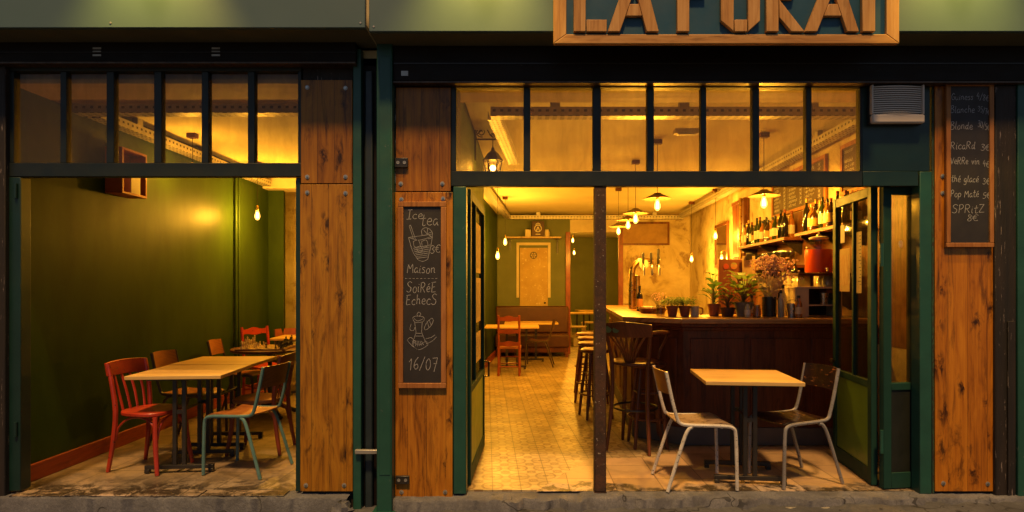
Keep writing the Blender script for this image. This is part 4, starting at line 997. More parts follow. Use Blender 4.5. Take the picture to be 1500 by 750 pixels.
for side, mt in ((1, WP), (-1, BP)):
    for i in range(8):
        for kind, row in (('pawn', 2.5), ('piece', 3.5)):
            rr = row-(rnd.choice((0,0,0,1,2)) if kind == 'pawn' else 0)
            p = Mb @ Vector(((i-3.5)*.045, side*rr*.045, .0165)); key = (side, kind if kind == 'pawn' else kind+str(i%4))
            if key not in first:
                m = MB().lathe(prof[kind], n=10)
                if kind == 'pawn': m.ball((0,0,.038), .0085, 8, 5)
                else:
                    m.ball((0,0,.078+.002*(i%4)), .006+.001*(i%4), 8, 5)
                    for v_ in m.v: v_.z *= (1,.85,1.05,1.22)[i%4]
                o = m.build('chess_'+('pawn' if kind == 'pawn' else 'piece'), mt); first[key] = o
            else: o = first[key].copy(); C.objects.link(o)
            o.location = p
            tag(o, ('cream ' if side > 0 else 'black ')+('pawn standing in front of the '+('cream' if side > 0 else 'black')+' pieces on the chess board' if kind == 'pawn' else 'tall chess piece in the back row of the chess board'), 'chess piece', ('cream' if side > 0 else 'black')+' chess pieces')
# box on the green wall
wb = thing('wall_box', 'orange wooden box mounted high on the green wall', 'box', (LX+.005, yz(5.33), 2.225))
m = MB(); dp = .15; W_ = .17; HB = .40
ORW = paint('orange_box_wood', (.42,.10,.02), (.33,.07,.012), .5, 5, .1)
for nm, b in (('box_bottom', (0,dp,-W_,W_,0,.02)), ('box_top', (0,dp,-W_,W_,HB-.02,HB)), ('box_side', (0,dp,-W_,-W_+.02,.0205,HB-.0205)), ('box_side', (0,dp,W_-.02,W_,.0205,HB-.0205)), ('box_back', (0,.012,-W_+.021,W_-.021,.021,HB-.021))):
    MB().box(*b).build(nm, ORW, wb, .002)
MB().box(.04, .135, -.03, .10, .0205, .24).build('inner_box', CREAM, wb, .004)
# pipe on wall
pp_ = MB().tube([(0,0,0),(0,0,CZ-.005)], .018, 12).build('wall_pipe', GREENWALL, None, 0, 35, (LX+.03, yz(7.47), .002)); tag(pp_, 'green painted pipe running up the green wall', 'pipe')
p2 = MB().tube([(0,0,0),(0,0,CZ-.005)], .012, 10).build('wall_pipe', GREENWALL, None, 0, 35, (LX+.025, yz(7.56), .002)); tag(p2, 'thinner painted pipe beside the main wall pipe', 'pipe')
# ---------------------------------------------------------------- lamps
BULB_W = 57.0
def pendant(label, loc, top, shade=False, watts=BULB_W, group=None, nm='pendant_lamp', small=1.0):
    t = thing(nm, label, 'lamp', loc, 0, group or ('shaded pendant lamps over the bar' if shade else 'bare hanging bulbs')); s = small
    h = top-loc[2]
    MB().tube([(0,0,.115*s),(0,0,h-.03)], .0032, 6).build('cord', CORD, t)
    MB().box(-.045, .045, -.035, .035, h-.045, h-.001).build('ceiling_box', DARKW, t, .003)
    MB().lathe([(.001,.055*s),(.016*s,.055*s),(.018*s,.06*s),(.018*s,.105*s),(.010*s,.118*s),(.001,.12*s)], n=14).build('socket', BRASS, t)
    b = MB().lathe([(.0005,-.062*s),(.014*s,-.057*s),(.026*s,-.040*s),(.031*s,-.018*s),(.028*s,.006*s),(.019*s,.032*s),(.0145*s,.054*s)], n=18, cap=False).build('bulb', BULBG, t)
    f = MB()
    for i in range(6):
        a = 2*PI*i/6; f.tube([(.005*s*math.cos(a),.005*s*math.sin(a),.03*s),(.011*s*math.cos(a),.011*s*math.sin(a),-.035*s)], .0016*s, 5)
    f.build('filament', FIL, b)
    if shade: MB().lathe([(.018,.125),(.035,.122),(.045,.112),(.15,.062),(.152,.058),(.149,.058),(.044,.106),(.018,.112)], n=32, cap=False).build('lamp_shade', SHADE, t)
    l = bpy.data.lights.new('bulb_light', 'POINT'); l.energy = watts; l.color = BULB_COL; l.shadow_soft_size = .022
    lo = bpy.data.objects.new('bulb_light', l); C.objects.link(lo); lo.parent = t; lo.location = (0,0,-.012*s)
    return t
CT = CZ-.001
pendant('pendant lamp with brown enamel shade, the largest and closest to the column', P(963,300,6.26), CT, True)
pendant('shaded pendant lamp just behind the largest one over the bar stools', P(931,320,7.28), CT, True)
pendant('third shaded pendant lamp in the row over the bar stools', P(920,329,8.3), CT, True)
pendant('shaded pendant lamp at the far end of the row over bar stools', P(906,338,9.3), CT, True)
pendant('shaded pendant lamp hanging in front of the large menu board', P(1119,296,5.98), CT, True)
pendant('bare hanging bulb close to the bright plaster wall', P(1048,345,9.4), CT)
pendant('small bare bulb hanging low before the stained plaster corner', P(1013,379,10.8), CT, watts=28)
pendant('bare bulb hanging over the tables by the brown bench', P(740,354,10.2), CT)
pendant('bare bulb hanging over the red ladder chair', P(729,374,9.0), CT)
pendant('higher bare bulb in the rear room beyond the opening', P(839,352,15.0), CT)
pendant('lower bare bulb in the rear room beyond the opening', P(841,370,16.0), CT)
pendant('clear bulb hanging by the pipe in the green room', P(377,315,7.38), CT, watts=60)
pendant('small bulb just under the window rail of the green room', P(282,252,6.0), CT, watts=14, small=.8)
pendant('bare bulb hidden behind the pine panel in the green room', (-2.28, yz(7.5), 2.28), CT, watts=60)
sc = thing('reflection_sconce', 'small added sconce in place of a bulb reflected in the mirror', 'lamp', (PX(1057,9.9), yz(9.9), PZ(377,9.9)))  # added bulb in place of the reflection in the wall mirror
MB().lathe([(.0005,-.05),(.02,-.035),(.025,-.012),(.018,.02),(.012,.045)], n=16, cap=False).build('bulb', BULBG, sc)
MB().ball((0,0,-.01), .011).build('filament', FIL, sc)
MB().tube([(0,0,.04),(0,0,.09),(.06,0,.11),(RWX(9.9)-sc.location.x-.002,0,.09)], .011, 8, smooth=4).build('arm', BRASS, sc)
l = bpy.data.lights.new('bulb_light', 'POINT'); l.energy = 10; l.color = BULB_COL; l.shadow_soft_size = .02
lo = bpy.data.objects.new('bulb_light', l); C.objects.link(lo); lo.parent = sc; lo.location = (0,0,-.01)
# wrought iron lantern on a scroll bracket
lx, lz = -.287, 2.60
la = thing('wall_lantern', 'lit wrought iron lantern hanging on a scroll bracket', 'lantern', (lx, yz(5.87), lz))
wx = -.462-lx
br = MB()
br.tube([(wx,0,.26),(0.03,0,.26)], .009, 8); br.tube([(wx,0,.05),(wx,0,.40)], .012, 8)
def spiral(cx, cz, r0, r1, a0, a1, n=18): return [(cx+(r0+(r1-r0)*i/n)*math.cos(a0+(a1-a0)*i/n), 0, cz+(r0+(r1-r0)*i/n)*math.sin(a0+(a1-a0)*i/n)) for i in range(n+1)]
br.tube(spiral(wx+.06,.33,.012,.05,0,3.6*PI), .0055, 6); br.tube([(wx+.01,0,.30),(wx+.10,0,.365),(wx+.15,0,.30),(.0,0,.285)], .0055, 6, smooth=6)
br.tube(spiral(.0,.295,.006,.025,0,3*PI), .005, 6); br.tube([(0,0,.26),(0,0,.18)], .005, 6)
br.build('bracket', BLACK, la)
MB().lathe([(.001,.19),(.014,.175),(.02,.15),(.055,.12),(.10,.055),(.108,.045),(.10,.045),(.02,.13)], n=6, cap=False).build('hood', BLACK, la, 0, 0)
f = MB()
for i in range(6):
    a = 2*PI*i/6; f.tube([(.088*math.cos(a),.088*math.sin(a),.048),(.058*math.cos(a),.058*math.sin(a),-.12)], .006, 5)
f.lathe([(.062,-.125),(.064,-.11),(.03,-.135),(.012,-.16),(.018,-.175),(.006,-.19),(.001,-.19)], n=6); f.build('cage', BLACK, la, 0, 0)
MB().lathe([(.080,.045),(.052,-.115)], n=6, cap=False).build('lantern_glass', glass('lantern_glass', (.9,.85,.7), .12, (.7,.6,.4)), la, 0, 0)
MB().ball((0,0,-.02), .028).build('bulb', emit('lantern_bulb', (1,.68,.24), 16), la)
l = bpy.data.lights.new('bulb_light', 'POINT'); l.energy = 30; l.color = BULB_COL; l.shadow_soft_size = .03
lo = bpy.data.objects.new('bulb_light', l); C.objects.link(lo); lo.parent = la; lo.location = (0,0,-.02)
for o in la.children:
    if o.name.startswith('bulb') and o.type == 'MESH': o.visible_shadow = True

# ---------------------------------------------------------------- cable trays
def tray_mat():
    m, t, b, o = nodes('perforated_steel'); tc = N(t, 'TexCoord'); sx = N(t, 'SeparateXYZ'); L(t, tc.outputs['Object'], sx.inputs[0])
    f = math_n(t, 'ABSOLUTE', math_n(t, 'SUBTRACT', math_n(t, 'FRACT', math_n(t, 'DIVIDE', sx.outputs[0], .062)), .5))
    z = math_n(t, 'ABSOLUTE', math_n(t, 'SUBTRACT', sx.outputs[2], .045))
    k = math_n(t, 'MULTIPLY', math_n(t, 'LESS_THAN', f, .2), math_n(t, 'LESS_THAN', z, .010))
    y = math_n(t, 'ABSOLUTE', math_n(t, 'SUBTRACT', math_n(t, 'FRACT', math_n(t, 'DIVIDE', sx.outputs[1], .035)), .5))
    k2 = math_n(t, 'MULTIPLY', math_n(t, 'MULTIPLY', math_n(t, 'LESS_THAN', f, .28), math_n(t, 'LESS_THAN', y, .22)), math_n(t, 'LESS_THAN', sx.outputs[2], .004))
    k = math_n(t, 'MAXIMUM', k, k2)
    col = ramp(t, noise(t, coords(t), 12, 4), [(.3, (.52,.49,.43)), (.7, (.38,.35,.30))])
    L(t, mixc(t, k, col, (.02,.015,.01)), b.inputs['Base Color']); b.inputs['Metallic'].default_value = .35; b.inputs['Roughness'].default_value = .45
    return m
TRAY = tray_mat()
def tray(label, a, b, hangers=3):
    a, b = Vector(a), Vector(b); d_ = b-a; ln = d_.length; t = thing('cable_tray', label, 'cable tray', a, math.atan2(d_.y, d_.x))
    m = MB(); w_ = .055
    m.box(0, ln, -w_, w_, 0, .0025); m.box(0, ln, -w_, -w_+.0025, .0026, .075); m.box(0, ln, w_-.0025, w_, .0026, .075); m.build('tray', TRAY, t, 0, 0)
    for k in range(3): MB().tube([(.02,-.03+k*.028,.016),(ln*.5,-.025+k*.03,.014+.004*k),(ln-.02,-.03+k*.026,.018)], .009, 6, smooth=4).build('cable', CORD if k != 1 else CARD, t)
    for i in range(hangers):
        x = ln*(i+.5)/hangers; MB().box(x-.04, x+.04, -.025, .025, .0765, CZ-.003-a.z).build('hanger', GALV, t)
    return t
tray('perforated cable tray crossing behind the bar window', (-.26, .85, 2.812), (2.92, .85, 2.812), 3)
tray('bright perforated cable tray running back from the lantern', (-.235, .92, 2.815), (-.10, 2.75, 2.815), 1)
tray('cable tray along the wall above the tables', (-.56, yz(8.3), 2.80), (-.30, yz(12.2), 2.80), 3)
tray('cable tray along the bar wall above the bottles', (2.88, yz(5.05), 2.80), (3.18, yz(12.0), 2.80), 4)
tray('cable tray crossing the far end above the door', (-.27, yz(12.3), 2.80), (3.30, yz(12.3), 2.80), 3)
tray('cable tray crossing behind the green room window', (LX+.02, .72, 2.80), (-1.56, .72, 2.80), 2)
tray('cable tray along the top of the green wall', (LX+.085, .82, 2.80), (LX+.085, yz(8.25), 2.80), 3)
ac = thing('ceiling_unit', 'pale boxy unit fixed under the ceiling behind the cross tray', 'ceiling unit', (PX(1008,5.25), yz(5.3), 2.745))
MB().box(-.11, .11, -.05, .05, .02, .065).build('housing', PLASTIC, ac, .008); MB().box(-.08, .08, -.03, .03, .013, .019).build('cover', GALV, ac, .003)

# ---------------------------------------------------------------- back of the bar room
sf = thing('wall_shelf', 'narrow wooden shelf above the yellow rear door', 'shelf', (PX(781,12.5), yz(12.55), PZ(349,12.5)))
MB().box(-.60, .58, -.13, .14, 0, .03).build('shelf_board', PALEW, sf, .003)
MB().prism([(.13,-.30),(.11,-.30),(.11,-.03),(-.10,-.03),(-.10,-.002),(.13,-.002)], .50, .53, 'x').build('bracket', BLACK, sf)
MB().prism([(.13,-.22),(.11,-.22),(.11,-.03),(-.10,-.03),(-.10,-.002),(.13,-.002)], -.50, -.47, 'x').build('bracket', BLACK, sf)
zs = sf.location.z+.031
bxm = thing('black_box', 'black box with a pale round emblem on the rear shelf', 'box', (PX(788,12.5), yz(12.55), zs))
MB().box(-.13, .13, -.09, .09, 0, .32).build('body', POTDARK, bxm, .004)
e = MB()
ribbon(e, [(.07*math.cos(a*PI/8), .17+.07*math.sin(a*PI/8)) for a in range(17)], .014, -.0925); ribbon(e, [(-.05,.25),(0,.28),(.05,.25)], .012, -.0925); ribbon(e, [(-.03,.12),(.0,.20),(.03,.12)], .016, -.0925); ribbon(e, [(-.05,.05),(.05,.05)], .012, -.0925)
e.build('emblem', CARD, bxm, 0, 0)
tag(MB().box(-.06, .06, -.06, .06, 0, .15).build('tin_box', CREAM, None, .006, 35, (PX(773.5,12.5), yz(12.53), zs)), 'cream square tin on the rear shelf beside the black box', 'tin')
tag(MB().lathe([(.05,0),(.058,.02),(.058,.10),(.045,.125),(.045,.15),(.001,.15)], n=18).build('cream_jar', CREAM, None, 0, 35, (PX(801,12.5), yz(12.53), zs)), 'round cream jar on the rear shelf beside the black box', 'jar')
YD = paint('yellow_door', (.50,.36,.14), (.38,.25,.08), .7, 4, .3, 0, (.62,.52,.3), .66)
dr_ = thing('rear_door', 'scuffed yellow door with a round emblem and pale trim', 'door', (PX(781.5,12.68), yz(BZ)-.002, 0))
MB().box(-.29, .30, -.035, -.001, .02, PZ(363,12.65)).build('leaf', YD, dr_, .003)
zt = PZ(359,12.65)
MB().box(-.36, .36, -.02, -.0005, zt-.0, zt+.055).build('trim', CREAM, dr_)
for s in (-1, 1): MB().box(s*.36, s*.305, -.02, -.0005, PZ(436,12.65), zt-.001).build('trim', CREAM, dr_)
em = MB(); M = Matrix.Translation((0,-.037,PZ(374,12.65)))@Matrix.Rotation(PI/2,4,'X')
em.lathe([(.075,0),(.075,.006),(.060,.006),(.060,0)], n=24, mat=M, cap=False)
for i in range(6): a = PI*i/3; em.box(-.006, .006, .01, .062, .0, .005, M@Matrix.Rotation(a,4,'Z'))
em.build('emblem', BLACK, dr_); MB().ball((.24,-.055,1.08), .022).build('knob', BLACK, dr_)
# picture on the plaster wall with a trailing plant
pf = thing('picture_frame', 'wide dim framed picture on the stained plaster wall', 'picture', (PX(945,12.65), yz(BZ)-.004, PZ(359,12.65)))
wp, hp = (PX(983,12.65)-PX(911,12.65))/2, PZ(325,12.65)-PZ(359,12.65)
MB().box(-wp+.03, wp-.03, -.02, -.002, .03, hp-.03).build('picture', paint('dim_print', (.20,.10,.03), (.38,.24,.08), .6, 3), pf)
for a in ((-wp,wp,0,.04),(-wp,wp,hp-.04,hp)): MB().box(a[0], a[1], -.035, 0, a[2], a[3]).build('frame_rail', CHAIRW, pf, .003)
for s in (-1,1): MB().box(s*wp, s*(wp-.04), -.0345, 0, .041, hp-.041).build('frame_rail', CHAIRW, pf, .003)

# --- brown bench and tables
bn = thing('bench', 'long brown leather bench under the yellow rear door', 'bench', (PX(780,12.25), yz(12.3), 0))
MB().box(-.75, .74, -.27, .20, .20, .46).build('seat', LEATHER, bn, .03); MB().box(-.76, .75, .10, .26, .461, 1.02).build('backrest', LEATHER, bn, .035)
MB().box(-.72, .71, -.22, .22, .10, .199).build('base', DARKW, bn)
for sx_i in (-1, 1):
    for y in (-.22, .16): MB().box(sx_i*.69-.03, sx_i*.69+.03, y, y+.05, 0.001, .099).build('foot', CHAIRW, bn)
def plain_table(label, loc, rz, lx, ly, ht=.75):
    t = thing('wooden_table', label, 'table', loc, rz)
    MB().box(-lx/2, lx/2, -ly/2, ly/2, ht-.03, ht).build('table_top', TOPW, t, .003)
    for a in (-1,1):
        MB().box(a*.09-.02, a*.09+.02, -.02, .02, .062, ht-.0305).build('leg', BLACK, t)
    MB().box(-.24, .24, -.025, .025, .03, .061).build('foot_bar', BLACK, t)
    for a in (-1,1): MB().box(a*.24, a*.20, -.03, .03, .001, .0295).build('foot', BLACK, t)
    return t
plain_table('pale table standing at the red ladder chair', (PX(750,10.35), yz(10.35), 0), 0, .92, .62)
plain_table('pale table pushed up to the brown bench', (PX(778,11.4), yz(11.4), 0), 0, 1.0, .6)
frame_chair('red brown ladder back chair at the front of the bench tables', (PX(746,9.62), yz(9.72), 0), PI/2-.02, REDW, .97, 3)
school_chair('dark tube chair turned sideways near the brown bench', (PX(789,10.9), yz(10.75), 0), PI*.97, LEATHER, LEATHER, DKTUBE)
# rear room
for i, (px, z, lb) in enumerate(((850,15.6,'pale wooden table in the rear room'), (868,17.2,'second pale wooden table deeper in the rear room'))):
    t = plain_table(lb, (PX(px,z), yz(z), 0), .1, .9, .7)
for px, z, rz, lb in ((846,14.6,-.2,'pale wooden chair tipped against a table in the rear room'), (864,16.4,2.8,'pale slatted chair deeper in the rear room')):
    frame_chair(lb, (PX(px,z), yz(z), 0), rz, PALEW, .98, 3)
st_ = MB().box(PX(840,14.2), PX(859,14.2), yz(14.2), yz(14.9), .001, .18); tag(st_.build('low_step', CREAM, None, .01), 'low pale step on the rear room floor', 'step')

# ---------------------------------------------------------------- the bar counter
bar = thing('bar_counter', 'dark wood bar counter with a chamfered corner and pale top', 'bar counter', (0,0,0))
R_ = RWX(5.4)-.012
def pl(pts): return [(x, yz(z)) for x, z in pts]
body = [(R_,5.37),(1.44,5.37),(1.05,5.68),(1.31,9.0),(1.83,9.0),(1.60,5.98),(R_,5.98)]
MB().prism(pl(body), .161, 1.03, 'z').build('panelling', DARKW, bar, .003, 0)
plin = [(R_,5.36),(1.435,5.36),(1.04,5.675),(1.30,9.01),(1.84,9.01),(1.61,5.99),(R_,5.99)]
MB().prism(pl(plin), .0055, .160, 'z').build('plinth', paint('grey_plinth', (.12,.10,.095), (.08,.065,.06), .6, 3, .2), bar, .003, 0)
for o_, z0, z1, m_ in ((.035,1.031,1.062,DARKW),(.075,1.0625,1.096,DARKW)):
    q_ = [(R_,5.37-o_),(1.44-o_*.4,5.37-o_),(1.05-o_,5.68-o_*.35),(1.31-o_,9.0+o_*.3),(1.83,9.0+o_*.3),(1.60,5.98),(R_,5.98)]
    MB().prism(pl(q_), z0, z1, 'z').build('moulding', m_, bar, .008, 0)
BARTOP = wood('worn_bar_top', (.14,.06,.02), (.30,.15,.05), (.44,.26,.11), 'x', .16, .3, .2, .001, .3, streak=.5)
top = [(R_,5.25),(1.40,5.25),(.94,5.62),(1.20,9.06),(1.88,9.06),(1.64,6.03),(R_,6.03)]
MB().prism(pl(top), 1.0965, 1.14, 'z').build('counter_top', BARTOP, bar, .006, 0)
for x0, x1 in ((1.50,1.98),(2.04,2.52),(2.58,3.04)):
    f = MB(); y0 = yz(5.37)
    f.prism([(x0,.24),(x1,.24),(x1,.96),(x0,.96)], y0-.012, y0-.001, 'y'); f.build('raised_panel', DARKW, bar, .006)
dv = Vector((1.44-1.05, 5.37-5.68, 0)); ang = math.atan2(dv.y, dv.x)
M = Matrix.Translation((1.05, yz(5.68), 0))@Matrix.Rotation(ang, 4, 'Z')
MB().box(.06, dv.length-.06, -.012, -.001, .24, .96, M).build('raised_panel', DARKW, bar, .006)
dv = Vector((1.05-1.31, 5.68-9.0, 0)); ang = math.atan2(dv.y, dv.x); M = Matrix.Translation((1.31, yz(9.0), 0))@Matrix.Rotation(ang, 4, 'Z')
for k in range(5):
    a = .08+k*.655; MB().box(a, a+.56, -.012, -.001, .24, .96, M).build('raised_panel', DARKW, bar, .006)
def bstool(label, loc, rz):
    t = thing('bar_stool', label, 'stool', loc, rz, 'round bar stools along the counter')
    MB().lathe([(.001,.705),(.145,.705),(.165,.715),(.168,.735),(.155,.748),(.001,.744)], n=24).build('seat', CHAIRW, t)
    for i in range(4):
        a = PI/4+i*PI/2; c_, s_ = math.cos(a), math.sin(a)
        MB().tube([(.105*c_,.105*s_,.704),(.165*c_,.165*s_,.30),(.20*c_,.20*s_,.003)], [.016,.018,.014], 8).build('leg', CHAIRW, t)
    MB().tube([(.175*math.cos(2*PI*i/20),.175*math.sin(2*PI*i/20),.26) for i in range(21)], .010, 7).build('foot_ring', CHAIRW, t)
    for i in range(4):
        a = PI/4+i*PI/2; b_ = a+PI/2; MB().tube([(.14*math.cos(a),.14*math.sin(a),.48),(.14*math.cos(b_),.14*math.sin(b_),.48)], .008, 6).build('rung', CHAIRW, t)
    return t
for i, (x, z, lb) in enumerate(((.80,6.55,'round bar stool next behind the high armchair'), (.84,7.3,'second round bar stool behind the high armchair'), (.90,8.05,'third round bar stool along the counter side'), (.95,8.8,'round bar stool at the far end of the counter'), (1.12,5.38,'dark stool half hidden behind the high armchair'))):
    if i == 0: s0 = bstool(lb, (x, yz(z), 0), .2)
    else: dup(s0, (x, yz(z), 0), .2+.35*i, lb)
# high bentwood armchair, back to the street
def high_chair(label, loc, rz):
    t = thing('high_armchair', label, 'bar chair', loc, rz)
    MB().lathe([(.001,.735),(.19,.735),(.215,.745),(.215,.765),(.20,.772),(.001,.765)], n=28).build('seat', CHAIRW, t)
    for s in (-1,1):
        MB().tube([(.14,.14*s,.735),(.16,.155*s,.35),(.20,.185*s,.003)], [.018,.02,.014], 8, smooth=4).build('leg', CHAIRW, t)
        MB().tube([(-.22,.19*s,.003),(-.17,.16*s,.40),(-.155,.16*s,.74),(-.19,.185*s,.95),(-.235,.20*s,1.10)], [.014,.019,.019,.017,.014], 8, smooth=5).build('leg', CHAIRW, t)
        MB().tube([(-.215,.195*s,1.03),(-.10,.255*s,1.035),(.06,.262*s,1.02),(.17,.245*s,1.015),(.185,.235*s,.99),(.12,.225*s,.93),(.05,.205*s,.86),(.06,.19*s,.78)], [.015,.017,.018,.018,.013,.012,.012,.012], 8, smooth=5).build('arm', CHAIRW, t)
    vs = []; fs = []; m = MB(); n = 12
    for lay in (.011, -.011):
        for j in range(n+1):
            v_ = j/n*2-1
            for z in (1.0, 1.10): vs.append((-.20-.25*(z-.95)-.045*(1-v_*v_)+lay, .215*v_, z+(.022*(1-v_*v_) if z > 1.05 else -.012*(1-v_*v_))))
    q_ = 2*(n+1)
    for j in range(n):
        a = 2*j; fs += [(a,a+2,a+3,a+1),(q_+a,q_+a+1,q_+a+3,q_+a+2),(a+1,a+3,q_+a+3,q_+a+1),(a,q_+a,q_+a+2,a+2)]
    fs += [(0,1,q_+1,q_),(2*n,q_+2*n,q_+2*n+1,2*n+1)]
    m.add(vs, fs); m.build('top_rail', CHAIRW, t, .004, 50)
    for y in (.085, .155): MB().lathe([(.030,0),(.030,.002),(.0001,.0025)], n=18, mat=Matrix.Translation((-.277+.6*abs(y-.1)*.35,y,1.055))@Matrix.Rotation(-PI/2,4,'Y')@Matrix.Rotation(.2,4,'Y')).build('sticker', LEAF2, t)
    for i in range(7):
        y = (i-3)/3; MB().tube([(-.15-.03*(1-y*y),.035*y,.765),(-.19-.03*(1-y*y),.07*y,.87),(-.228-.035*(1-y*y),.155*y,1.0)], [.008,.010,.009], 7, smooth=4).build('slat', CHAIRW, t)
    MB().tube([(.205*math.cos(2*PI*i/24)-.005,.19*math.sin(2*PI*i/24),.36) for i in range(25)], .010, 7).build('foot_ring', BLACK, t)
    return t
high_chair('high bentwood armchair with pale stickers on its back', (1.00, yz(5.45)-.14, 0), math.radians(62))

# ---------------------------------------------------------------- on the counter
CTOP = 1.141
def on(px, z): return (PX(px,z), yz(z), CTOP)
tp = thing('beer_tap', 'brass beer tap tower with a tall dark handle', 'beer tap', on(945,7.6))
MB().lathe([(.07,0),(.07,.015),(.04,.03),(.036,.05),(.036,.42),(.001,.43)], n=20, mat=Matrix.Translation((-.10,0,0))).build('column', BRASS, tp)
MB().tube([(-.17,0,0),(-.17,0,.35),(-.15,0,.52),(-.06,0,.60),(.10,0,.60)], .038, 12, smooth=6).build('tower_pipe', BRASS, tp)
for i, x in enumerate((-.04, .06, .15)):
    MB().tube([(x,-.02,.55),(x,-.10,.55),(x,-.14,.52),(x,-.145,.42)], .015, 8, smooth=4).build('spout', STEEL, tp)
    MB().lathe([(.010,.57),(.014,.60),(.02,.68),(.017,.80 if i == 2 else .72),(.001,.81 if i == 2 else .73)], c=(x,-.075,-.05 if i == 2 else -.02), n=10).build('tap_handle', BLACK, tp)
MB().lathe([(.06,0),(.06,.016),(.001,.018)], n=20, mat=Matrix.Translation((-.03,-.06,.56))@Matrix.Rotation(PI/2,4,'X')).build('badge', CREAM, tp)
def bottle(label, loc, mat, h=.30, r=.037, lab=CARD, group=None, cap=BLACK, nm='bottle'):
    t = thing(nm, label, 'bottle', loc, rnd.uniform(0,6), group); s = h/.30
    MB().lathe([(r*.9,0),(r,.006*s),(r,.17*s),(r*.9,.195*s),(.016,.225*s),(.0135,.24*s),(.0135,.285*s),(.001,.286*s)], n=16).build('glass_body', mat, t)
    MB().lathe([(.0145,.262*s),(.0150,.292*s),(.0145,.30*s),(.001,.30*s)], n=12).build('cap', cap, t)
    if lab: MB().lathe([(r+.0008,.05*s),(r+.0008,.145*s)], n=16, cap=False).build('paper_label', lab, t)
    return t
bottle('dark beer bottle standing alone beside the beer tap', on(937,6.9), B_DARK, .29, .036, paint('orange_label', (.45,.16,.03), (.5,.3,.1), .6, 20))
tr = thing('serving_tray', 'wide wooden tray with low rim on the counter', 'tray', on(956,6.35))
MB().lathe([(.001,.0),(.12,0),(.155,.055),(.15,.058),(.115,.012),(.001,.012)], n=28).build('bowl', CHAIRW, tr); MB().box(-.10, .10, -.09, .09, .059, .068).build('folded_cloth', CARD, tr, .003)
for i, (px, z, lb) in enumerate(((965,6.0,'small reddish dried flower sprig behind the glass jug'),)):
    t = thing('flower_sprig', lb, 'plant', on(px, 6.5)); m = MB(); 
    for k in range(9):
        a = rnd.uniform(0,6.28); m.tube([(0,0,0),(.02*math.cos(a),.02*math.sin(a),.08),(.07*math.cos(a),.07*math.sin(a),.13+.08*rnd.random())], .002, 5, smooth=3)
    m.build('stalks', STEM, t); m = MB()
    for k in range(40): a = rnd.uniform(0,6.28); r = rnd.uniform(.01,.08); m.ball((r*math.cos(a),r*math.sin(a),.12+.1*rnd.random()), .007, 5, 3)
    m.build('flowers', FLOWER, t); MB().lathe([(.03,0),(.035,.06),(.03,.07),(.001,.07)], n=14).build('vase', TERRA, t)
mg = thing('glass_mug', 'clear glass mug standing beside the wooden tray', 'mug', on(967.5,5.75))
MB().lathe([(.001,.004),(.034,.004),(.038,.0),(.040,.01),(.043,.10),(.040,.10),(.037,.012),(.001,.010)], n=20, cap=False).build('body', GLASSB, mg)
MB().tube([(-.04,0,.085),(-.075,0,.08),(-.08,0,.045),(-.042,0,.02)], .006, 7, smooth=5).build('handle', GLASSB, mg)
mg = thing('mug', 'pale mug with brown handle at the edge of the counter', 'mug', on(1017.5,5.65))
MB().lathe([(.001,.003),(.036,.003),(.040,0),(.042,.095),(.038,.095),(.036,.01),(.001,.01)], n=20, cap=False).build('body', CREAM, mg)
MB().tube([(.04,0,.08),(.072,0,.075),(.074,0,.03),(.042,0,.02)], .007, 7, smooth=5).build('handle', REDW, mg)
def pot(t, r, h, mat):
    MB().lathe([(.001,0),(r*.72,0),(r*.95,h*.78),(r*1.06,h*.79),(r*1.08,h),(r*.97,h),(r*.9,h*.85),(.001,h*.85)], n=22, cap=False).build('pot', mat, t)
    MB().lathe([(r*.89,h*.851),(.001,h*.87)], n=16, cap=False).build('soil', SOIL, t)
for px, lb, sd in ((985,'bushy herb in a terracotta pot beside the wooden tray',3), (1003,'bushy herb in a terracotta pot beside the pale mug',5)):
    t = thing('potted_herb', lb, 'potted plant', on(px,5.62), 0, 'bushy herbs on the counter'); pot(t, .052, .10, TERRA); r2 = random.Random(sd)
    m = MB(); st2 = MB()
    for k in range(330):
        a = r2.uniform(0,2*PI); el = r2.uniform(-.25,1.3); r = .105*r2.uniform(.35,1.1)
        p = Vector((r*math.cos(el)*math.cos(a)*1.15, r*math.cos(el)*math.sin(a)*1.1, .115+.55*r*math.sin(el)+.01))
        m.leaf(p, (math.cos(a)+r2.uniform(-.6,.6), math.sin(a)+r2.uniform(-.6,.6), r2.uniform(-.3,.8)), r2.uniform(.024,.040), r2.uniform(.014,.022), .3, 2)
    for k in range(14):
        a = r2.uniform(0,2*PI); st2.tube([(0,0,.085),(.02*math.cos(a),.02*math.sin(a),.11),(.06*math.cos(a),.06*math.sin(a),.14)], .0015, 4)
    st2.build('stems', STEM, t); m.build('leaves', LEAF2, t, 0, 0)
def leafy(label, loc, r, h, pm, n, ll, lw, ht, spread, lm, sd, droop=.35):
    t = thing('potted_plant', label, 'potted plant', loc); pot(t, r, h, pm); r2 = random.Random(sd); m = MB(); s2 = MB()
    for k in range(n):
        a = 2*PI*k*.382+r2.uniform(-.3,.3); u = (k+.5)/n; zt_ = h*.85+ht*(.25+.75*u)*r2.uniform(.8,1.1); rad = spread*(1-.5*u)*r2.uniform(.5,1.1)
        tip = Vector((rad*math.cos(a), rad*math.sin(a), zt_))
        s2.tube([(0,0,h*.83),(tip.x*.35,tip.y*.35,h*.85+(zt_-h*.85)*.6),tip], .0028, 5, smooth=3)
        m.leaf(tip, (math.cos(a), math.sin(a), .55+.6*u), ll*r2.uniform(.7,1.15), lw*r2.uniform(.75,1.1), droop, 5)
    s2.build('stems', STEM, t); m.build('leaves', lm, t, 0, 40); return t
leafy('rubber plant with broad dark leaves in a terracotta pot', on(1046,5.72), .058, .115, TERRA, 13, .13, .075, .22, .06, LEAF, 4)
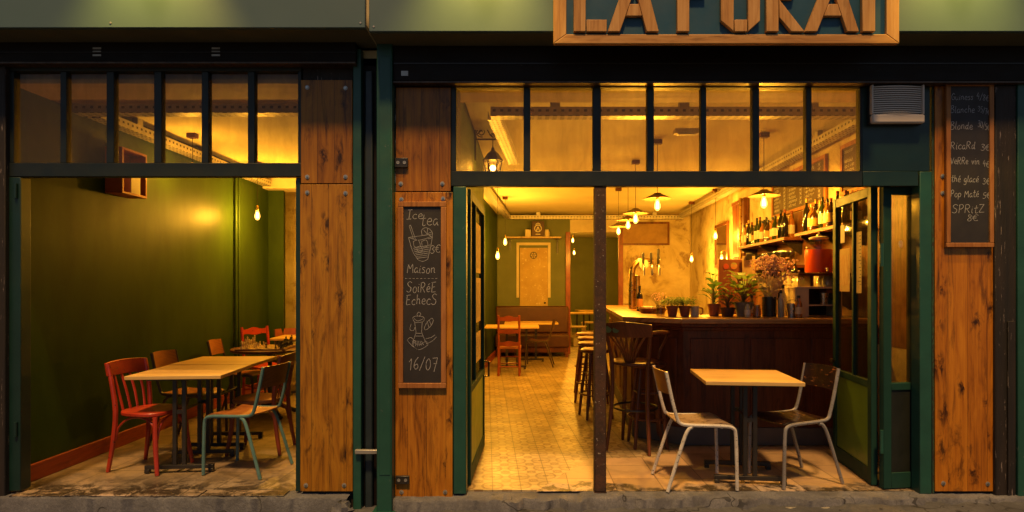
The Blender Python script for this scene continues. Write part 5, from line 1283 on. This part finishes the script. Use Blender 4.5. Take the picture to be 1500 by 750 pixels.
leafy('small trailing plant in a dark bowl between two larger plants', on(1066,5.60), .066, .085, POTDARK, 26, .095, .04, .17, .09, LEAF, 8, .6)
leafy('large leafy plant in a wide grey pot', on(1089,5.62), .082, .135, POTGREY, 34, .16, .085, .27, .15, LEAF2, 12, .5)
leafy('tall thin plant in a dark pot before the brown board', on(1044,6.35), .045, .09, POTDARK, 8, .09, .05, .42, .07, LEAF, 15, .6)
# dried bouquet
bq = thing('dried_bouquet', 'large dried pink bouquet wrapped in crumpled paper in a black vase', 'bouquet', on(1127,5.62))
MB().lathe([(.001,0),(.062,0),(.064,.01),(.064,.185),(.058,.185),(.056,.02),(.001,.02)], n=24, cap=False).build('vase', BLACK, bq)
r2 = random.Random(21); m = MB(); s2 = MB()
for k in range(560):
    a = r2.uniform(0,2*PI); ra_ = abs(r2.gauss(0,.5)); p = Vector((.03+.21*ra_*math.cos(a), .12*ra_*math.sin(a), .43+.15*r2.uniform(-1,1)*(1-.3*ra_)))
    m.ball(p, r2.uniform(.006,.014), 5, 3)
    if k % 4 == 0: s2.tube([(r2.uniform(-.02,.03),0,.20),(p.x*.5,p.y*.5,.34),p], .0012, 4)
s2.build('stalks', STEM, bq); m.build('flowers', FLOWER, bq, 0, 0)
m = MB(); vs = []; n = 26
for j in range(7):
    for i in range(n+1):
        u = i/n; a = -2.6+4.6*u; r = .045+.075*(j/6)**1.2+.012*math.sin(i*2.1+j)+.010*math.sin(i*4.7-j*1.3)
        vs.append((r*math.cos(a)*1.35-.025*j/6, r*math.sin(a), .17+.19*j/6+.018*math.sin(i*1.7+j*.8)*(j/6)))
m.add(vs, [(j*(n+1)+i, j*(n+1)+i+1, (j+1)*(n+1)+i+1, (j+1)*(n+1)+i) for j in range(6) for i in range(n)])
m.build('wrapping_paper', PAPER, bq, 0, 0)
# buckets, jars and the cream cabinet
for px, z, r, h, lb in ((1160,5.52,.048,.125,'small grey metal bucket beside the black vase'),):
    t = thing('metal_bucket', lb, 'bucket', on(px,z)); MB().lathe([(.001,0),(r*.78,0),(r,h),(r*1.05,h),(r*.93,h-.004),(r*.72,.006),(.001,.006)], n=22, cap=False).build('pail', STEEL, t)
    MB().tube([(r,0,h-.01),(r*.8,0,h+.02),(0,-.01,h+.035),(-r*.8,0,h+.02),(-r,0,h-.01)], .002, 5, smooth=4).build('handle', BLACK, t)
bottle('clear glass bottle next to the black flower vase', on(1144,5.55), B_CLEAR, .25, .03, None)
bottle('short brown bottle between flower vase and metal bucket', on(1151,5.85), B_AMBER, .27, .036, CARD)
gj = thing('glass_jar', 'small amber glass jar by the grey plant pot', 'jar', on(1109,5.52)); MB().lathe([(.001,0),(.034,0),(.036,.07),(.026,.085),(.026,.10),(.001,.10)], n=18).build('body', B_AMBER, gj); MB().lathe([(.028,.10),(.028,.112),(.001,.112)], n=18).build('lid', BRASS, gj)
bb = thing('brown_board', 'brown back board with round stickers behind the plants', 'board', (PX(1076,6.2), yz(6.02)+.10, 1.142-.0))
MB().box(-.19, .19, 0, .03, .0, .56).build('board', BROWNB, bb, .004)
MB().lathe([(.034,0),(.034,.002),(.0001,.0022)], n=24, mat=Matrix.Translation((-.035,-.0005,.51-.02))@Matrix.Rotation(PI/2,4,'X')).build('round_sticker', paint('rainbow_sticker', (.75,.10,.05), (.15,.45,.12), .5, 26, 0, stretch=(.2,1,1)), bb)
MB().lathe([(.028,0),(.028,.002),(.0001,.0022)], n=24, mat=Matrix.Translation((-.115,-.0005,.485))@Matrix.Rotation(PI/2,4,'X')).build('round_sticker', paint('red_sticker', (.55,.05,.02), (.4,.1,.03), .5, 26, 0), bb)
MB().box(-.065, .0, -.0025, -.0005, .32, .43).build('paper_sticker', paint('card_sticker', (.40,.22,.10), (.55,.40,.2), .6, 40, 0), bb)
cp = thing('clipboard', 'paper held by a dark clip on the brown board', 'clipboard', (PX(1090,6.2), yz(6.02)+.085, 1.142+.33))
MB().box(-.055, .075, -.004, 0, 0, .26).build('paper', PALEW, cp); MB().box(-.02, .04, -.02, -.0045, .22, .29).build('clip', BLACK, cp, .004)
cab = thing('cream_cabinet', 'cream box with dark open compartment at the counter end', 'cabinet', (PX(1196,5.6), yz(5.72), CTOP))
MB().box(-.20, -.185, -.13, .15, 0, .26).build('side_panel', CREAM, cab, .002); MB().box(-.184, -.075, -.13, -.118, 0, .26).build('front_panel', CREAM, cab, .002)
MB().box(.22, .235, -.13, .15, 0, .26).build('side_panel', CREAM, cab, .002); MB().box(-.205, .24, -.14, .155, .2605, .28).build('top_panel', CREAM, cab, .003)
MB().box(-.184, .219, .135, .15, 0, .26).build('back_panel', POTDARK, cab); MB().box(-.074, .219, -.12, .134, .10, .112).build('shelf', CREAM, cab)
MB().lathe([(.001,0),(.03,0),(.03,.01),(.022,.05),(.018,.075),(.001,.09)], c=(-.13,-.135,.05), n=12).build('arched_mark', BLACK, cab) if 0 else None
t = thing('metal_bucket', 'silver pail standing inside the cream cabinet', 'bucket', (PX(1214,5.55), yz(5.64), CTOP+.113)); r, h = .042, .11
MB().lathe([(.001,0),(r*.78,0),(r,h),(r*1.05,h),(r*.93,h-.004),(r*.72,.006),(.001,.006)], n=22, cap=False).build('pail', STEEL, t)
rk_ = thing('drink_stand', 'dark wooden stand carrying the big red drink jar', 'stand', (PX(1193,5.75), yz(5.72), CTOP+.281))
MB().box(-.24, .25, -.16, .16, .10, .125).build('shelf_board', DARKW, rk_, .003)
for x in (-.10, .20): MB().box(x-.015, x+.015, -.13, .13, .0, .0995).build('support', DARKW, rk_)
dj = thing('drink_dispenser', 'big glass jar of red iced tea with a domed lid', 'drink dispenser', (PX(1201,5.7), yz(5.72), CTOP+.281+.126))
MB().lathe([(.001,.006),(.115,.006),(.122,.02),(.122,.225),(.001,.226)], n=28).build('red_drink', RED_LIQ, dj)
MB().lathe([(.1225,.227),(.127,.23),(.127,.25),(.115,.285),(.085,.305),(.085,.325)], n=28, cap=False).build('glass_jar', GLASSB, dj)
MB().lathe([(.086,.326),(.088,.338),(.06,.350),(.02,.356),(.018,.372),(.001,.375)], n=24).build('lid', GALV, dj)
MB().tube([(0,-.128,.04),(0,-.165,.04),(0,-.17,.015)], .010, 8).build('spigot', STEEL, dj)

# ---------------------------------------------------------------- wall behind the bar
bp_ = MB(); bp_.prism([(RWX(4.42)-.0005,yz(4.42)),(RWX(8.55)-.0005,yz(8.55)),(RWX(8.55)-.0035,yz(8.55)),(RWX(4.42)-.0035,yz(4.42))], .92, 2.285, 'z')
struct(bp_.build('bar_wall_boarding', wood('bar_wall_wood', (.06,.02,.006), (.15,.055,.015), (.24,.10,.03), 'z', .14, .5, .3, .002, .1), smooth=0))
for px, z, kk in ((1095,5.50,0),(1101,5.72,1),(1147,5.75,2),(1170,5.42,1)):
    bottle(['small pale jar bottle by the grey plant pot','short amber bottle behind the small glass jar','tall clear carafe bottle behind the clear glass bottle'][kk] if px != 1170 else 'stubby amber bottle in front of the cream cabinet', on(px,z), [B_CLEAR,B_AMBER,B_CLEAR][kk], [.14,.20,.30][kk], [.026,.03,.036][kk], [CARD,CREAM,None][kk])

def shelf(label, z0, z1, zz_, dep, thick=.035, m_=CHAIRW):
    t = thing('bottle_shelf', label, 'shelf', (0,0,zz_)); a, b = RWX(z0)-.004, RWX(z1)-.004
    MB().prism([(a,yz(z0)),(b,yz(z1)),(b-dep,yz(z1)),(a-dep,yz(z0))], 0, thick, 'z').build('shelf_board', m_, t, .003)
    for z in (z0+.1, (z0+z1)/2, z1-.1): MB().prism([(RWX(z)-.005,-.16),(RWX(z)-.02,-.16),(RWX(z)-dep+.02,-.012),(RWX(z)-dep+.02,-.001),(RWX(z)-.005,-.001)], yz(z)-.012, yz(z)+.012, 'y').build('bracket', BLACK, t)
    return t
shelf('upper bottle shelf on the wall behind the bar', 6.75, 8.5, 1.945, .24)
shelf('bottle shelf close to the folded doors over the red drink jar', 5.35, 6.45, 1.955, .24)
shelf('lower glass shelf beneath the upper bottle shelf', 6.7, 8.5, 1.63, .26)
shelf('low shelf of dark bottles behind the red drink jar', 5.6, 7.4, 1.36, .28)
kinds = [('slim amber liquor bottle with pale label', B_AMBER, .29, .036, CARD), ('dark green wine bottle with pale label', B_GREEN, .31, .037, CARD), ('clear spirit bottle with cream label', B_CLEAR, .30, .039, CREAM),
         ('brown squat liquor bottle', B_BROWN, .25, .045, paint('gold_label', (.45,.28,.06), (.3,.15,.03), .5, 20)), ('nearly black bottle with no label', B_DARK, .33, .036, None)]
r2 = random.Random(5)
def row(z0, z1, n, zz_, offs, where, grp):
    for i in range(n):
        z = z0+(z1-z0)*(i+.5)/n; kd = kinds[r2.randrange(5)]
        bottle(kd[0]+' '+where, (RWX(z)-offs+r2.uniform(-.015,.015), yz(z), zz_), kd[1], kd[2]*r2.uniform(.93,1.1), kd[3], kd[4], grp, [BLACK, BRASS, REDW][r2.randrange(3)])
row(6.85, 8.45, 15, 1.981, .17, 'in front row of the upper shelf', 'bottles in the front row of the upper shelf')
row(6.9, 8.4, 13, 1.981, .07, 'in back row of the upper shelf', 'bottles in the back row of the upper shelf')
row(5.42, 6.4, 8, 1.991, .17, 'on the shelf over the red drink jar', 'bottles over the drink jar')
row(5.42, 6.4, 7, 1.991, .07, 'at the wall over the red drink jar', 'bottles at the wall over the drink jar')
row(6.6, 7.3, 5, 1.396, .16, 'on the low shelf behind the red drink jar', 'bottles on the low shelf')
g0 = None
for rw in range(2):
    for i in range(11):
        z = 6.85+1.55*(i+.5)/11; loc = (RWX(z)-.19+.10*rw, yz(z), 1.666)
        if g0 is None:
            g0 = thing('wine_glass', 'clear stemmed glass in the rows on the lower glass shelf', 'glass', loc, 0, 'stemmed glasses on the lower shelf')
            MB().lathe([(.030,0),(.032,.002),(.006,.008),(.004,.07),(.02,.085),(.034,.11),(.036,.135),(.029,.18),(.027,.18),(.034,.135),(.03,.11),(.001,.085)], n=16, cap=False).build('glass_body', GLASSB, g0)
        else: dup(g0, loc, 0)
for i in range(7):
    z = 5.75+.75*i/6; loc = (RWX(z)-.20, yz(z), 1.396)
    if i == 0:
        j0 = thing('preserve_jar', 'squat pale glass jar in the row behind the red drink jar', 'jar', loc, 0, 'squat jars on the low shelf')
        MB().lathe([(.001,0),(.048,0),(.052,.01),(.052,.10),(.036,.125),(.036,.14),(.001,.14)], n=16).build('body', B_CLEAR, j0); MB().lathe([(.040,.1405),(.040,.158),(.001,.158)], n=16).build('lid', BRASS, j0)
    else: dup(j0, loc, i)
def menu(label, z0, z1, b, t_, cols, seed):
    a = Vector((RWX(z0)-.006, yz(z0), b)); c = Vector((RWX(z1)-.006, yz(z1), b)); d_ = c-a; ln = d_.length
    t = thing('menu_board', label, 'menu board', c, math.atan2(-d_.y, -d_.x)); H = t_-b; fw = .04; rr = random.Random(seed)
    MB().box(.02, ln-.02, -.014, -.002, .02, H-.02).build('slate', SLATE2, t)
    for q_ in ((0,ln,0,fw),(0,ln,H-fw,H)): MB().box(q_[0], q_[1], -.028, 0, q_[2], q_[3]).build('frame_rail', FRAMEW, t, .003)
    for x in (0, ln-fw): MB().box(x, x+fw, -.0275, 0, fw+.001, H-fw-.001).build('frame_rail', FRAMEW, t, .003)
    m = MB()
    for ci in range(cols):
        x0 = fw+.03+(ln-2*fw-.03)*ci/cols; wd = (ln-2*fw)/cols*.8
        if ci:
            for k_ in range(12): ribbon(m, [(x0-.03, fw+.01+k_*(H-2*fw-.02)/12), (x0-.03, fw+.01+(k_+.7)*(H-2*fw-.02)/12)], .004, -.0146)
        nl = 8
        for r_i in range(nl):
            z = H-fw-.05-r_i*(H-2*fw-.04)/nl
            if rr.random() < .12: continue
            write(m, ''.join(rr.choice('aeonsrtuli') for _ in range(rr.randint(4,9))).capitalize() if 0 else ''.join(rr.choice('aeonsrtulich') for _ in range(rr.randint(4,9))), x0, z, wd*rr.uniform(.4,.65), .036, -.0146, .0055)
            write(m, rr.choice('345678')+'€', x0+wd*.8, z, wd*.17, .034, -.0146, .0055)
    m.build('lettering', CHALK, t, 0, 0)
menu('large brown menu board hanging over the upper bottle shelf', 6.18, 7.75, 2.29, 2.79, 3, 3)
menu('second framed menu board close to the folded glass doors', 4.95, 5.86, 2.30, 2.79, 2, 9)
gv = thing('wall_grille', 'small cream slotted grille above the folded glass doors', 'vent', (RWX(5.95)-.005, yz(5.95), 2.20), math.atan2(1,.06)+PI)
MB().box(-.14, .14, -.03, 0, 0, .09).build('plate', CREAM, gv, .004)
m = MB()
for k_ in range(9): m.box(-.12+k_*.027, -.12+k_*.027+.012, -.0312, -.0302, .018, .072)
m.build('slot', BLACK, gv)
# shuttered cupboard and mirror on the plaster wall
cu = thing('tall_cupboard', 'tall brown panelled cupboard against the plaster wall', 'cupboard', (RWX(8.72)-.004, yz(8.72), 1.0), math.atan2(1,.06))
for k_ in range(3): MB().box(k_*.20, k_*.20+.19, .0, .075, 0, 1.72).build('door_panel', CHAIRW, cu, .006)
for z in (.02, .86, 1.66): MB().box(-.01, .60, .0755, .09, z, z+.05).build('rail', CHAIRW, cu, .003)
MB().tube([(.07,.11,.0),(.07,.11,1.72)], .02, 10).build('pipe', BRASS, cu)
mi = thing('wall_mirror', 'brown framed mirror on the plaster wall beside the bare bulb', 'mirror', (RWX(9.75)-.004, yz(9.75), 1.75), math.atan2(1,.06))
mm, t__, b__, o__ = nodes('mirror_glass'); b__.inputs['Base Color'].default_value = (.7,.68,.6,1); b__.inputs['Metallic'].default_value = 1; b__.inputs['Roughness'].default_value = .05
MB().box(.04, .76, .01, .02, .04, .70).build('mirror_glass', mm, mi)
for q_ in ((0,.80,0,.05),(0,.80,.69,.74)): MB().box(q_[0], q_[1], 0, .035, q_[2], q_[3]).build('frame_rail', CHAIRW, mi, .003)
for x in (0, .75): MB().box(x, x+.05, 0, .0345, .0505, .6895).build('frame_rail', CHAIRW, mi, .003)
# back counter behind the bar
bk_ = thing('back_counter', 'low dark counter against the wall behind the bar', 'counter', (0,0,0))
MB().prism([(RWX(6.1)-.006,yz(6.1)),(RWX(8.6)-.006,yz(8.6)),(RWX(8.6)-.45,yz(8.6)),(RWX(6.1)-.45,yz(6.1))], .002, .88, 'z').build('carcass', DARKW, bk_)
MB().prism([(RWX(6.08)-.006,yz(6.08)),(RWX(8.62)-.006,yz(8.62)),(RWX(8.62)-.47,yz(8.62)),(RWX(6.08)-.47,yz(6.08))], .881, .915, 'z').build('counter_top', PALEW, bk_, .003)
